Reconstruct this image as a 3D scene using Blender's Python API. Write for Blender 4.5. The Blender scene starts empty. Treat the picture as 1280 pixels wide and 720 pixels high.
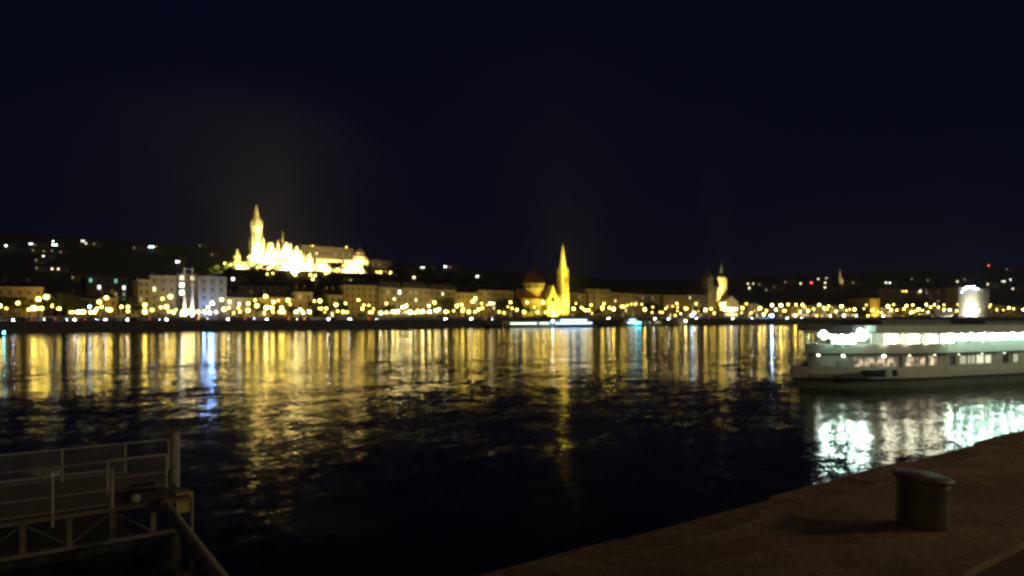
import bpy, math, random
from mathutils import Vector, Matrix
rnd = random.Random(7)
PI = math.pi
sc = bpy.context.scene
col = sc.collection

# ------------------------------------------------------------------ view geometry
# world frame: x runs along the river (upstream), y across it, z up, water at z = 0
CA, SA = 0.788, 0.6157
F = 914.0
EYE = 6.5
def ray_at(px, t):
    """point on the bearing of photo column px at distance t across the river -> (s, depth)"""
    X = (px - 640) / F
    d = t / (CA - SA * X)
    return d * (CA * X + SA), d
def zpix(y, d): return EYE + (396 - y) / F * d

cam_d = bpy.data.cameras.new('camera'); cam = bpy.data.objects.new('camera', cam_d); col.objects.link(cam)
cam.location = (0, 0, EYE); cam.rotation_euler = (PI / 2, 0, -math.atan2(SA, CA))
cam_d.lens = 36 * F / 1280; cam_d.sensor_width = 36; cam_d.shift_y = 36 / 1280
cam_d.clip_start = 0.05; cam_d.clip_end = 20000
sc.camera = cam

# ------------------------------------------------------------------ world, fill sun, exposure
w = bpy.data.worlds.new('World'); sc.world = w; w.use_nodes = True
nt = w.node_tree; nt.nodes.clear()
out = nt.nodes.new('ShaderNodeOutputWorld'); bg = nt.nodes.new('ShaderNodeBackground')
sky = nt.nodes.new('ShaderNodeTexSky'); sky.sky_type = 'NISHITA'; sky.sun_disc = False
sky.sun_elevation = math.radians(-4); sky.sun_rotation = math.radians(250)
mul = nt.nodes.new('ShaderNodeMix'); mul.data_type = 'RGBA'; mul.blend_type = 'MULTIPLY'; mul.inputs[0].default_value = 1
add = nt.nodes.new('ShaderNodeMix'); add.data_type = 'RGBA'; add.blend_type = 'ADD'; add.inputs[0].default_value = 1
mul.inputs[7].default_value = (0.003, 0.003, 0.012, 1)
add.inputs[7].default_value = (0.0001, 0.0007, 0.0080, 1)
nt.links.new(sky.outputs[0], mul.inputs[6]); nt.links.new(mul.outputs[2], add.inputs[6])
nt.links.new(add.outputs[2], bg.inputs[0]); bg.inputs[1].default_value = 1.0
nt.links.new(bg.outputs[0], out.inputs[0])
sd = bpy.data.lights.new('fill_sun', 'SUN'); so = bpy.data.objects.new('fill_sun', sd); col.objects.link(so)
sd.energy = 0.09; sd.color = (1.0, 0.86, 0.6); sd.angle = math.radians(0.5)  # warm fill from behind the camera, added to lift the far embankment wall
so.rotation_euler = (math.radians(76), 0, math.radians(12))
vs = sc.view_settings; vs.view_transform = 'Standard'; vs.look = 'None'; vs.gamma = 1; vs.exposure = 0
try: vs.use_curve_mapping = False
except Exception: pass
cy = sc.cycles
cy.use_denoising = True
try: cy.denoiser = 'OPENIMAGEDENOISE'
except Exception: pass
cy.use_adaptive_sampling = False
cy.max_bounces = 4; cy.diffuse_bounces = 1; cy.glossy_bounces = 3; cy.transmission_bounces = 2; cy.volume_bounces = 0
cy.caustics_reflective = True; cy.caustics_refractive = False
cy.sample_clamp_indirect = 8; cy.sample_clamp_direct = 0
cy.use_light_tree = True
cy.filter_width = 3.0
cy.pixel_filter_type = 'BLACKMAN_HARRIS'

# ------------------------------------------------------------------ materials
MATS = {}
def mat(name, color, rough=0.8, metal=0.0, emit=None, es=0.0, var=0.0, scale=3.0, bump=0.0, spec=0.5):
    if name in MATS: return MATS[name]
    m = bpy.data.materials.new(name); m.use_nodes = True
    n = m.node_tree; b = n.nodes['Principled BSDF']
    b.inputs['Base Color'].default_value = (*color, 1)
    b.inputs['Roughness'].default_value = rough; b.inputs['Metallic'].default_value = metal
    b.inputs['Specular IOR Level'].default_value = spec
    if var > 0:
        tc = n.nodes.new('ShaderNodeTexCoord'); no = n.nodes.new('ShaderNodeTexNoise')
        no.inputs['Scale'].default_value = scale; no.inputs['Detail'].default_value = 5; no.inputs['Roughness'].default_value = 0.6
        cr = n.nodes.new('ShaderNodeValToRGB')
        cr.color_ramp.elements[0].position = 0.3; cr.color_ramp.elements[1].position = 0.72
        cr.color_ramp.elements[0].color = (*[c * (1 - var) for c in color], 1)
        cr.color_ramp.elements[1].color = (*[min(1, c * (1 + var)) for c in color], 1)
        n.links.new(tc.outputs['Object'], no.inputs['Vector']); n.links.new(no.outputs['Fac'], cr.inputs[0])
        n.links.new(cr.outputs[0], b.inputs['Base Color'])
        if bump > 0:
            bu = n.nodes.new('ShaderNodeBump'); bu.inputs['Strength'].default_value = 0.7; bu.inputs['Distance'].default_value = bump
            n.links.new(no.outputs['Fac'], bu.inputs['Height']); n.links.new(bu.outputs[0], b.inputs['Normal'])
    if emit:
        b.inputs['Emission Color'].default_value = (*emit, 1); b.inputs['Emission Strength'].default_value = es
    MATS[name] = m
    return m

YEL = (1.0, 0.70, 0.10); WARM = (1.0, 0.78, 0.42); WHT = (1.0, 0.97, 0.82); BLU = (0.45, 0.68, 1.0); GRN = (0.74, 1.0, 0.84)
def glow(name, c, s): return mat(name, (0.8, 0.8, 0.8), 0.5, emit=c, es=s)
def wallmat(name, c): return mat(name, c, 0.9, var=0.22, scale=0.35)
STONE = [wallmat('plaster_%s' % k, c) for k, c in [
    ('beige', (.42, .34, .20)), ('ochre', (.45, .34, .15)), ('grey', (.27, .245, .19)), ('sand', (.38, .31, .20)),
    ('rose', (.40, .26, .16)), ('cream', (.46, .39, .24))]]
TRIM = mat('trim_stone', (.45, .42, .35), 0.85, var=0.15, scale=0.8)
ROOFD = mat('roof_slate', (.07, .065, .06), 0.7, var=0.3, scale=0.6)
ROOFR = mat('roof_tile', (.16, .07, .04), 0.8, var=0.3, scale=0.6)
GLASS = mat('window_glass', (.06, .055, .045), 0.2)
IRON = mat('painted_iron', (.05, .05, .05), 0.5)
LIT_Y = mat('lit_glass_warm', (.5, .5, .5), 0.4, emit=WARM, es=2.2)
LIT_W = mat('lit_glass_white', (.5, .5, .5), 0.4, emit=(.9, 1, .9), es=2.6)
LIT_G = mat('lit_glass_green', (.5, .5, .5), 0.4, emit=(.35, 1, .75), es=0.7)
LIT_D = mat('lit_glass_dim', (.5, .5, .5), 0.4, emit=(1, .75, .35), es=0.35)
LIT_HOT = mat('lit_glass_bright', (.5, .5, .5), 0.4, emit=WHT, es=7)

# ------------------------------------------------------------------ mesh building
class MB:
    def __init__(s): s.v = []; s.f = []; s.m = []; s.sm = []
    def add(s, vs_, fs, m=0, smooth=False):
        o = len(s.v); s.v += [tuple(p) for p in vs_]
        for f in fs: s.f.append(tuple(i + o for i in f)); s.m.append(m); s.sm.append(smooth)
        return s
    def box(s, x0, x1, y0, y1, z0, z1, m=0):
        return s.add([(x0, y0, z0), (x1, y0, z0), (x1, y1, z0), (x0, y1, z0), (x0, y0, z1), (x1, y0, z1), (x1, y1, z1), (x0, y1, z1)],
                     [(0, 3, 2, 1), (4, 5, 6, 7), (0, 1, 5, 4), (1, 2, 6, 5), (2, 3, 7, 6), (3, 0, 4, 7)], m)
    def tube(s, p0, p1, r0, r1=None, n=8, m=0, smooth=True):
        if r1 is None: r1 = r0
        p0 = Vector(p0); p1 = Vector(p1); d = (p1 - p0).normalized()
        a = d.orthogonal().normalized(); b = d.cross(a)
        vs_ = []
        for p, r in ((p0, r0), (p1, r1)):
            for k in range(n):
                t = 2 * PI * k / n + PI / n
                vs_.append(p + a * (r * math.cos(t)) + b * (r * math.sin(t)))
        fs = [(k, (k + 1) % n, n + (k + 1) % n, n + k) for k in range(n)]
        s.add(vs_, fs, m, smooth)
        return s.add(vs_, [tuple(range(n))[::-1], tuple(range(n, 2 * n))], m)
    def lathe(s, prof, n=12, c=(0, 0), m=0, smooth=True, rot=0.0):
        vs_ = []
        for r, z in prof:
            for k in range(n):
                t = 2 * PI * k / n + rot
                vs_.append((c[0] + r * math.cos(t), c[1] + r * math.sin(t), z))
        fs = []
        for j in range(len(prof) - 1):
            for k in range(n):
                fs.append((j * n + k, j * n + (k + 1) % n, (j + 1) * n + (k + 1) % n, (j + 1) * n + k))
        fs.append(tuple(range(n))[::-1]); fs.append(tuple(range((len(prof) - 1) * n, len(prof) * n)))
        return s.add(vs_, fs, m, smooth)
    def gable(s, x0, x1, y0, y1, z0, z1, axis='x', m=0):
        """roof prism, ridge along axis"""
        if axis == 'x':
            ym = (y0 + y1) / 2
            v_ = [(x0, y0, z0), (x1, y0, z0), (x1, y1, z0), (x0, y1, z0), (x0, ym, z1), (x1, ym, z1)]
            return s.add(v_, [(0, 3, 2, 1), (0, 1, 5, 4), (2, 3, 4, 5), (0, 4, 3), (1, 2, 5)], m)
        xm = (x0 + x1) / 2
        v_ = [(x0, y0, z0), (x1, y0, z0), (x1, y1, z0), (x0, y1, z0), (xm, y0, z1), (xm, y1, z1)]
        return s.add(v_, [(0, 3, 2, 1), (1, 2, 5, 4), (3, 0, 4, 5), (0, 1, 4), (2, 3, 5)], m)
    def frustum(s, x0, x1, y0, y1, z0, z1, ins, m=0):
        i = ins
        return s.add([(x0, y0, z0), (x1, y0, z0), (x1, y1, z0), (x0, y1, z0), (x0 + i, y0 + i, z1), (x1 - i, y0 + i, z1), (x1 - i, y1 - i, z1), (x0 + i, y1 - i, z1)],
                     [(0, 3, 2, 1), (4, 5, 6, 7), (0, 1, 5, 4), (1, 2, 6, 5), (2, 3, 7, 6), (3, 0, 4, 7)], m)
    def ico(s, c, r, m=0, sz=1.0):
        t = (1 + 5 ** .5) / 2; q = r / math.sqrt(1 + t * t)
        V = [(-1, t, 0), (1, t, 0), (-1, -t, 0), (1, -t, 0), (0, -1, t), (0, 1, t), (0, -1, -t), (0, 1, -t), (t, 0, -1), (t, 0, 1), (-t, 0, -1), (-t, 0, 1)]
        Fc = [(0, 11, 5), (0, 5, 1), (0, 1, 7), (0, 7, 10), (0, 10, 11), (1, 5, 9), (5, 11, 4), (11, 10, 2), (10, 7, 6), (7, 1, 8), (3, 9, 4), (3, 4, 2), (3, 2, 6), (3, 6, 8), (3, 8, 9), (4, 9, 5), (2, 4, 11), (6, 2, 10), (8, 6, 7), (9, 8, 1)]
        return s.add([(c[0] + a * q, c[1] + b * q, c[2] + d * q * sz) for a, b, d in V], Fc, m, True)
    def mesh(s, name, mats):
        me = bpy.data.meshes.new(name); me.from_pydata(s.v, [], s.f)
        for mm in (mats if isinstance(mats, (list, tuple)) else [mats]): me.materials.append(mm)
        me.polygons.foreach_set('material_index', s.m); me.polygons.foreach_set('use_smooth', s.sm)
        me.update(); return me
    def build(s, name, mats, parent=None, loc=(0, 0, 0), rz=0.0):
        return link(name, s.mesh(name, mats), parent, loc, rz)

def link(name, data, parent=None, loc=(0, 0, 0), rz=0.0):
    o = bpy.data.objects.new(name, data); col.objects.link(o)
    o.location = loc; o.rotation_euler = (0, 0, rz)
    if parent: o.parent = parent
    return o
THINGS = []          # (object, base label, photo column) -> labels are made unique at the end
def photo_col(p):
    X = CA * p[0] - SA * p[1]; d = SA * p[0] + CA * p[1]
    return 640 + F * X / max(d, .1)
def tag(o, label, cat, group=None, px=None):
    o['category'] = cat
    if group: o['group'] = group
    THINGS.append((o, label, photo_col(o.location) if px is None else px))
    return o
def thing(name, label, cat, loc=(0, 0, 0), rz=0.0, group=None):
    return tag(link(name, None, None, loc, rz), label, cat, group)
def struct(o, kind='structure'): o['kind'] = kind; return o
def copy_tree(o, parent=None):
    c = o.copy(); col.objects.link(c)
    if parent: c.parent = parent
    for ch in [x for x in KIDS.get(o.name, [])]: copy_tree(ch, c)
    return c
KIDS = {}
def snapshot(root):
    """remember the children of a prototype before copying"""
    for x in [root] + list(root.children_recursive): KIDS[x.name] = list(x.children)
    return root

# ------------------------------------------------------------------ terrain
def sstep(a, b, x):
    t = min(1, max(0, (x - a) / (b - a))); return t * t * (3 - 2 * t)
RIDGE = [(-400, 300), (0, 297), (100, 299), (200, 304), (300, 317), (400, 322), (480, 330), (560, 333), (640, 343), (760, 352), (900, 350), (1000, 346), (1100, 345), (1280, 336), (1700, 330)]
def ridge_y(px):
    px = min(max(px, RIDGE[0][0]), RIDGE[-1][0])
    for (a, ya), (b, yb) in zip(RIDGE, RIDGE[1:]):
        if px <= b:
            k = (px - a) / (b - a); return ya + (yb - ya) * k
    return 330
def H(s, t):
    z = 5.6 + 0.4 * sstep(380, 400, t)
    # castle hill: plateau at z = 50
    c = sstep(462, 668, t) * (1 - sstep(860, 1000, t)) * sstep(110, 215, s) * (1 - sstep(385, 520, s))
    z += 44 * c
    # lower terrace left of the castle
    z += 16 * sstep(450, 640, t) * (1 - sstep(800, 1000, t)) * (1 - sstep(60, 180, s))
    X = CA * s - SA * t; d = SA * s + CA * t
    if d > 50:
        px = 640 + F * X / d
        R = 1750
        g = sstep(820, R, d) * sstep(440, 640, t) * (1 - 0.5 * sstep(R + 50, R + 900, d))
        hz = (396 - ridge_y(px)) / F * R
        z += max(0, hz * g * (1 + 0.05 * math.sin(s * .013) + 0.04 * math.sin(t * .021 + s * .007)) - 44 * c * g)
    else:
        z += 60 * sstep(900, 1700, t)
    z += 0.6 * math.sin(s * .05) * math.sin(t * .043) * sstep(440, 520, t)
    return z
def hill_point(px, y):
    X = (px - 640) / F; prev = None
    d = 430.0
    while d < 2600:
        s = d * (CA * X + SA); t = d * (CA - SA * X); z = zpix(y, d)
        if t > 440 and H(s, t) >= z: return s, t, d
        d += 8
    d = 1700.0
    return d * (CA * X + SA), d * (CA - SA * X), d

HILLM = mat('hillside_scrub', (.08, .075, .045), 0.95, var=0.45, scale=0.05)
def build_terrain():
    ss = [-1500 + 60 * i for i in range(20)] + [-300 + 14 * i for i in range(93)] + [1002 + 50 * i for i in range(40)]
    ts = [376.5, 384, 392, 400, 412, 426] + [440 + 13 * i for i in range(42)] + [990 + 45 * i for i in range(48)]
    v = [(s, t, H(s, t)) for t in ts for s in ss]; n = len(ss)
    f = [(j * n + i, j * n + i + 1, (j + 1) * n + i + 1, (j + 1) * n + i) for j in range(len(ts) - 1) for i in range(n - 1)]
    m = MB(); m.add(v, f, 0, True); struct(m.build('hills', HILLM))
build_terrain()

# river water: point-sampled wave normals, so far waves keep their slope
def water_mat():
    m = bpy.data.materials.new('river_water'); m.use_nodes = True; n = m.node_tree; b = n.nodes['Principled BSDF']
    b.inputs['Base Color'].default_value = (.004, .006, .009, 1); b.inputs['Roughness'].default_value = 0.10; b.inputs['IOR'].default_value = 1.333
    geo = n.nodes.new('ShaderNodeNewGeometry'); L = n.links
    total = None
    for sx, sy, amp, det, ro in [(0.025, 0.04, 0.05, 1, 10), (0.10, 0.13, 0.05, 1, 20), (0.38, 0.5, 0.10, 2, -15), (1.5, 2.2, 0.13, 2, -25), (5.5, 8, 0.15, 2, 35)]:
        mp = n.nodes.new('ShaderNodeMapping'); mp.inputs['Scale'].default_value = (sx, sy, 1); mp.inputs['Rotation'].default_value = (0, 0, math.radians(ro))
        no = n.nodes.new('ShaderNodeTexNoise'); no.inputs['Scale'].default_value = 1; no.inputs['Detail'].default_value = det
        L.new(geo.outputs['Position'], mp.inputs['Vector']); L.new(mp.outputs[0], no.inputs['Vector'])
        sb = n.nodes.new('ShaderNodeVectorMath'); sb.operation = 'SUBTRACT'; sb.inputs[1].default_value = (.5, .5, .5)
        L.new(no.outputs['Color'], sb.inputs[0])
        ml = n.nodes.new('ShaderNodeVectorMath'); ml.operation = 'MULTIPLY'; ml.inputs[1].default_value = (amp, amp, 0)
        L.new(sb.outputs[0], ml.inputs[0])
        if total is None: total = ml.outputs[0]
        else:
            ad = n.nodes.new('ShaderNodeVectorMath'); ad.operation = 'ADD'; L.new(total, ad.inputs[0]); L.new(ml.outputs[0], ad.inputs[1]); total = ad.outputs[0]
    # gusts: patches of calmer and rougher water
    mp = n.nodes.new('ShaderNodeMapping'); mp.inputs['Scale'].default_value = (.018, .045, 1); mp.inputs['Rotation'].default_value = (0, 0, .66)
    gn = n.nodes.new('ShaderNodeTexNoise'); gn.inputs['Scale'].default_value = 1; gn.inputs['Detail'].default_value = 4
    L.new(geo.outputs['Position'], mp.inputs['Vector']); L.new(mp.outputs[0], gn.inputs['Vector'])
    gr = n.nodes.new('ShaderNodeMapRange'); gr.inputs[1].default_value = .35; gr.inputs[2].default_value = .65; gr.inputs[3].default_value = .55; gr.inputs[4].default_value = 1.5
    L.new(gn.outputs['Fac'], gr.inputs[0])
    gs = n.nodes.new('ShaderNodeVectorMath'); gs.operation = 'SCALE'; L.new(total, gs.inputs[0]); L.new(gr.outputs[0], gs.inputs['Scale']); total = gs.outputs[0]
    ad = n.nodes.new('ShaderNodeVectorMath'); ad.operation = 'ADD'; ad.inputs[1].default_value = (0, 0, 1); L.new(total, ad.inputs[0])
    nm = n.nodes.new('ShaderNodeVectorMath'); nm.operation = 'NORMALIZE'; L.new(ad.outputs[0], nm.inputs[0])
    L.new(nm.outputs[0], b.inputs['Normal'])
    return m
QT = 3.67      # near quay edge, y
QZ = 4.9       # near quay level
m = MB(); m.add([(-3000, QT - 2, 0), (4500, QT - 2, 0), (4500, 372, 0), (-3000, 372, 0)], [(0, 1, 2, 3)])
struct(m.build('river', water_mat()))

def add_stains(m, sc_, amt):
    n = m.node_tree; b = n.nodes['Principled BSDF']; src = b.inputs['Base Color'].links[0].from_socket
    geo = n.nodes.new('ShaderNodeNewGeometry'); no = n.nodes.new('ShaderNodeTexNoise'); no.inputs['Scale'].default_value = sc_; no.inputs['Detail'].default_value = 7; no.inputs['Roughness'].default_value = .65
    cr = n.nodes.new('ShaderNodeValToRGB'); cr.color_ramp.elements[0].position = .38; cr.color_ramp.elements[1].position = .6
    cr.color_ramp.elements[0].color = (amt, amt * .97, amt * .92, 1); cr.color_ramp.elements[1].color = (1.12, 1.1, 1.0, 1)
    mx = n.nodes.new('ShaderNodeMix'); mx.data_type = 'RGBA'; mx.blend_type = 'MULTIPLY'; mx.inputs[0].default_value = 1
    n.links.new(geo.outputs['Position'], no.inputs['Vector']); n.links.new(no.outputs['Fac'], cr.inputs[0]); n.links.new(src, mx.inputs[6]); n.links.new(cr.outputs[0], mx.inputs[7]); n.links.new(mx.outputs[2], b.inputs['Base Color'])
# near quay: rough paving, stone edge with an uneven line, sunken strip
PAVE = mat('quay_paving', (.20, .17, .13), 0.95, var=0.6, scale=26.0, bump=0.012)
EDGE = mat('quay_edge_stone', (.185, .155, .12), 0.95, var=0.5, scale=14.0, bump=0.015)
add_stains(PAVE, .9, .5); add_stains(EDGE, 1.3, .5)
m = MB(); m.box(-120, 400, -80, 1.86, QZ - 5.5, QZ - .05)
struct(m.build('quay_road', mat('quay_asphalt', (.045, .045, .05), 0.9, var=0.4, scale=6, bump=.008)))
m = MB(); m.box(-120, 400, 1.86, 2.0, QZ - 1, QZ + .006)
struct(m.build('quay_kerb', EDGE))
m = MB()
xs = [-60 + .5 * i for i in range(0, 420)]
ys = [2.0 + .167 * j for j in range(9)]
hz = lambda x, y: QZ + .014 * math.sin(x * 2.1 + y * 3) * math.sin(x * .83 + 1) + .010 * math.sin(y * 7 + x * 1.7)
v = [(x, y, hz(x, y) if y > 2.01 else QZ) for y in ys for x in xs]; n = len(xs)
m.add(v, [(j * n + i, j * n + i + 1, (j + 1) * n + i + 1, (j + 1) * n + i) for j in range(len(ys) - 1) for i in range(n - 1)], 0, True)
struct(m.build('quay_pavement', PAVE))
m = MB(); random.seed(3)
x = -60.0
while x < 150:
    wd = rnd.uniform(.8, 1.4); e = rnd.uniform(-.045, .04); zz = rnd.uniform(-.006, .006)
    m.frustum(x, x + wd - .015, 3.336, QT + e, QZ - .6, QZ + .005 + zz, .0)
    x += wd
struct(m.build('quay_edge', EDGE))
m = MB(); m.box(-60, 150, 3.3, 3.6, -.5, QZ - .605)
tag(m.build('quay_wall', EDGE), 'dark near river wall dropping to the water below the quay edge', 'wall')

# far embankment
EMB = mat('embankment_stone', (.28, .25, .2), 0.95, var=0.3, scale=0.5)
m = MB(); m.add([(-1500, 362, -1), (3000, 362, -1), (3000, 364.5, 4.6), (-1500, 364.5, 4.6), (-1500, 366, 4.6), (3000, 366, 4.6), (3000, 366, -1), (-1500, 366, -1)],
               [(0, 1, 2, 3), (3, 2, 5, 4), (4, 5, 6, 7)])
tag(m.build('embankment_wall', EMB), 'long dark sloping stone embankment wall along the far shore', 'wall', px=600)
m = MB(); m.box(-1500, 3000, 366.01, 375.9, 3.5, 4.604)
struct(m.build('quayside_road', mat('asphalt', (.06, .06, .058), .9, var=.3, scale=.4)))
m = MB()
for k in range(240):
    x = -200 + k * 6; m.box(x, x + 3, 370.9, 371.05, 4.604, 4.612)
struct(m.build('lane_marking', mat('road_paint', (.6, .6, .55), .8)))
m = MB(); m.box(-1500, 3000, 376, 376.5, 3, 6.3); m.box(-1500, 3000, 375.85, 376.65, 6.3, 6.5)
tag(m.build('promenade_wall', mat('parapet_stone', (.36, .33, .27), .9, var=.2, scale=.6)), 'long low pale parapet wall between the far quay road and promenade', 'wall', px=600)

# ------------------------------------------------------------------ buildings on the far bank
WINM = {}
def win_mesh(w_, h_, lit):
    k = (round(w_, 1), round(h_, 1), lit)
    if k not in WINM:
        m = MB(); g = 1
        m.box(-w_ / 2 - .12, w_ / 2 + .12, -.10, .05, -.14, 0, 0)                    # sill
        m.box(-w_ / 2 - .12, w_ / 2 + .12, -.09, .05, h_, h_ + .16, 0)              # lintel
        m.box(-w_ / 2 - .12, -w_ / 2, -.06, .05, 0, h_, 0); m.box(w_ / 2, w_ / 2 + .12, -.06, .05, 0, h_, 0)
        m.box(-.04, .04, -.05, .05, 0, h_, 0)
        m.box(-w_ / 2, -.04, -.02, .05, 0, h_, 1); m.box(.04, w_ / 2, -.02, .05, 0, h_, 1)
        WINM[k] = m.mesh('window', [TRIM, {None: GLASS, 'y': LIT_Y, 'w': LIT_W, 'g': LIT_G, 'd': LIT_D, 'h': LIT_HOT}[lit]])
    return WINM[k]
def building(px0, px1, ytop, t, label, wall=0, roof='hip', lit=.05, litk='y', depth=16, storey=3.7, cat='building', name='apartment_building',
             floor_lights=None, pil=False, ground_lit=False, chim=2, zb=None, winw=1.3, special=None):
    s0, d0 = ray_at(px0, t); s1, d1 = ray_at(px1, t); dm = (d0 + d1) / 2
    W = s1 - s0; base = H((s0 + s1) / 2, t + 1) if zb is None else zb
    base -= .3
    top = zpix(ytop, dm); rh = {'hip': 3.2, 'mansard': 4.2, 'flat': 0.8, 'gable': 4}[roof]
    hw = max(3.5, top - rh - base)
    b = thing(name, label, cat, ((s0 + s1) / 2, t, base)); x0, x1 = -W / 2, W / 2
    wm = STONE[wall % len(STONE)]
    m = MB(); m.box(x0, x1, 0, depth, -2.5, hw); m.build('wall', wm, b)
    m = MB(); m.box(x0 - .4, x1 + .4, -.45, depth + .4, hw, hw + .45)
    m.build('cornice', TRIM, b)
    m = MB(); m.box(x0 - .15, x1 + .15, -.18, -.003, 4.1, 4.45); m.build('string_course', TRIM, b)
    m = MB(); rm = ROOFD if rnd.random() < .6 else ROOFR
    if roof == 'hip': m.frustum(x0 - .2, x1 + .2, -.25, depth + .2, hw + .45, hw + rh, min(4.5, depth * .4))
    elif roof == 'mansard':
        m.frustum(x0, x1, 0, depth, hw + .45, hw + rh, 1.3)
        k = max(2, int(W / 4.5))
        for i in range(k):
            xx = x0 + (i + .5) * W / k; m.box(xx - .7, xx + .7, .2, 2.2, hw + .9, hw + 2.9); m.gable(xx - .9, xx + .9, .1, 2.4, hw + 2.9, hw + 3.6, 'y')
    elif roof == 'gable': m.gable(x0 - .2, x1 + .2, -.3, depth + .3, hw + .45, hw + rh, 'x')
    else:
        m.box(x0, x1, 0, depth, hw + .45, hw + .8); m.box(x0 + W * .3, x0 + W * .3 + 3, 4, 8, hw + .8, hw + 2.4)
    r = m.build('roof', rm, b)
    for i in range(chim):
        cx = x0 + W * (i + rnd.uniform(.3, .7)) / chim; cyy = depth * .45
        m = MB(); m.box(cx - .5, cx + .5, cyy - .4, cyy + .4, hw + .6, hw + rh + 1.3); m.box(cx - .6, cx + .6, cyy - .5, cyy + .5, hw + rh + 1.3, hw + rh + 1.45); m.build('chimney', wm, r)
    nst = max(1, int(hw / storey)); nb = max(2, int(W / (2.6 + winw * .7)))
    while nst * nb > 96: nb -= 1
    sh = hw / nst
    lights = dict(special or {})
    for j in range(nst):
        for i in range(nb):
            xx = x0 + (i + .5) * W / nb; L = None
            q = rnd.random()
            if q < lit: L = litk if rnd.random() < .6 else 'd'
            elif q < lit * 2: L = 'd'
            if (i, j) in lights: L = lights[(i, j)]
            if floor_lights and j in floor_lights: L = floor_lights[j]
            if j == 0 and ground_lit and q < .7: L = litk
            wh = min(2.1, sh * .58) if j else min(2.6, sh * .7)
            link('window', win_mesh(winw, wh, L), b, (xx, -.004, j * sh + (sh - wh) * .5))
    if pil:
        m = MB(); k = max(3, int(W / 4.2))
        for i in range(k + 1):
            xx = x0 + i * W / k; m.box(xx - .28, xx + .28, -.34, -.005, 4.5, hw - .01)
        m.build('pilaster', TRIM, b)
    m = MB(); m.box(-.9, .9, -.14, -.002, 0, 2.9); m.build('door', mat('door_wood', (.09, .05, .03), .6), b, (W / (2 * nb) + (W / nb) * (nb // 2) - W / 2 - (0 if nb % 2 == 0 else 0) - W / (2 * nb), 0, 0))
    return b

B = building
B(-60, -8, 348, 402, 'pinkish apartment block at the far left edge of the far shore', 4)
B(-6, 54, 351, 402, 'reddish apartment block behind trees at the far left', 4, 'hip', .03)
B(108, 160, 345, 470, 'dark office block with small greenish lit windows on the left', 2, 'flat', .16, 'g', depth=20, chim=0, special={(1, 4): 'w', (4, 4): 'w', (5, 4): 'w', (3, 5): 'g'})
B(84, 122, 366, 410, 'low grey block left of the brightest yellow lamp cluster', 2, 'hip', .04)
B(124, 147, 365, 402, 'narrow ochre house beside the bright yellow lamp cluster', 1, 'hip', .02)
B(149, 172, 374, 402, 'low cream house with hipped roof left of grey apartment block', 5, 'hip', .03)
B(173, 187, 349, 402, 'narrow grey house adjoining taller block left of the twin pylons', 3, 'flat', .04)
B(187.3, 220, 344, 402, 'tall grey block just left of the twin white pylons', 2, 'flat', .03)
B(221, 248, 341, 412, 'glazed office block with lit floors behind the twin white pylons', 2, 'flat', .1, 'y', chim=0, winw=2.4, special={(0, 5): 'y', (0, 4): 'h', (1, 4): 'd', (3, 6): 'h', (4, 6): 'y', (0, 3): 'h', (2, 5): 'y', (1, 5): 'y'})
B(249, 282, 345, 402, 'block with grid of stone piers right of the twin pylons', 2, 'flat', .02, 'y', pil=True, chim=0)
B(283, 326, 366, 402, 'low cream building with a row of lit windows below the castle', 5, 'hip', .12)
B(326.3, 369, 366, 402, 'low ochre building right of the cream one below the castle', 1, 'hip', .1)
B(298, 362, 352, 445, 'dim long roofed block on the slope behind low cream building', 0, 'hip', .01)
B(370, 391, 359, 402, 'beige four storey house right of the low ochre building', 0, 'hip', .06)
B(411, 428, 361, 402, 'small pale house standing between two dark tree groups', 5, 'gable', .05)
B(430, 473, 351, 404, 'tall ochre block with three bright windows in its top floor', 1, 'hip', .05, 'y', special={(2, 5): 'h', (4, 5): 'h', (5, 5): 'h'})
B(474, 503, 352, 402, 'sand block behind the white marquees, left of mansard roof', 3, 'mansard', .09, 'w', special={(3, 3): 'h', (4, 3): 'y'})
B(503.3, 536, 353, 402, 'long mansard roofed block behind the white marquees', 0, 'mansard', .09, 'y', special={(2, 4): 'h', (4, 5): 'h'})
B(536.3, 570, 355, 402, 'dim mansard roofed block right of the white marquees', 3, 'mansard', .06, 'y', special={(5, 5): 'h'})
B(570.3, 598, 361, 402, 'cream house with three lit windows under its eaves', 5, 'hip', .08, 'y', special={(0, 4): 'y', (1, 4): 'h', (2, 4): 'h', (3, 4): 'y'})
B(598.3, 641, 358, 402, 'classical block with tall pilasters left of the yellow lit church', 1, 'hip', .08, 'y', pil=True)
B(641.5, 655, 370, 412, 'low house behind trees left of the yellow lit church', 0, 'hip', .05)
B(713, 736, 362, 404, 'beige block behind trees right of the yellow spire', 0, 'hip', .05)
B(736.3, 762, 361, 402, 'cream block with balustraded roof right of the yellow spire', 5, 'flat', .05, pil=True)
B(762.3, 789, 362, 402, 'ochre classical block with a long row of pilasters', 1, 'hip', .05, 'y', pil=True, special={(6, 5): 'y', (5, 5): 'y'})
B(789.3, 825, 364, 402, 'sand block with one bright upper window, right of pilastered block', 3, 'hip', .08, 'y', special={(9, 4): 'h'})
B(829, 857, 365, 402, 'rose block left of the twin towered church, behind lamps', 4, 'hip', .05)
B(857.3, 884, 365, 402, 'grey block touching the twin towered church', 2, 'hip', .09)
B(921, 934, 377, 404, 'small dark gabled house right of the bright pedimented building', 3, 'gable', .05)
B(935, 948, 376, 402, 'bright ochre yellow house on the square right of twin towers', 1, 'hip', .2)
B(949, 988, 382, 415, 'low beige building behind the bright blue white quay lamps', 0, 'hip', .12)
B(989, 1020, 380, 404, 'long lit market hall with yellow ground floor arcade', 1, 'hip', .35, 'y', ground_lit=True)
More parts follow.
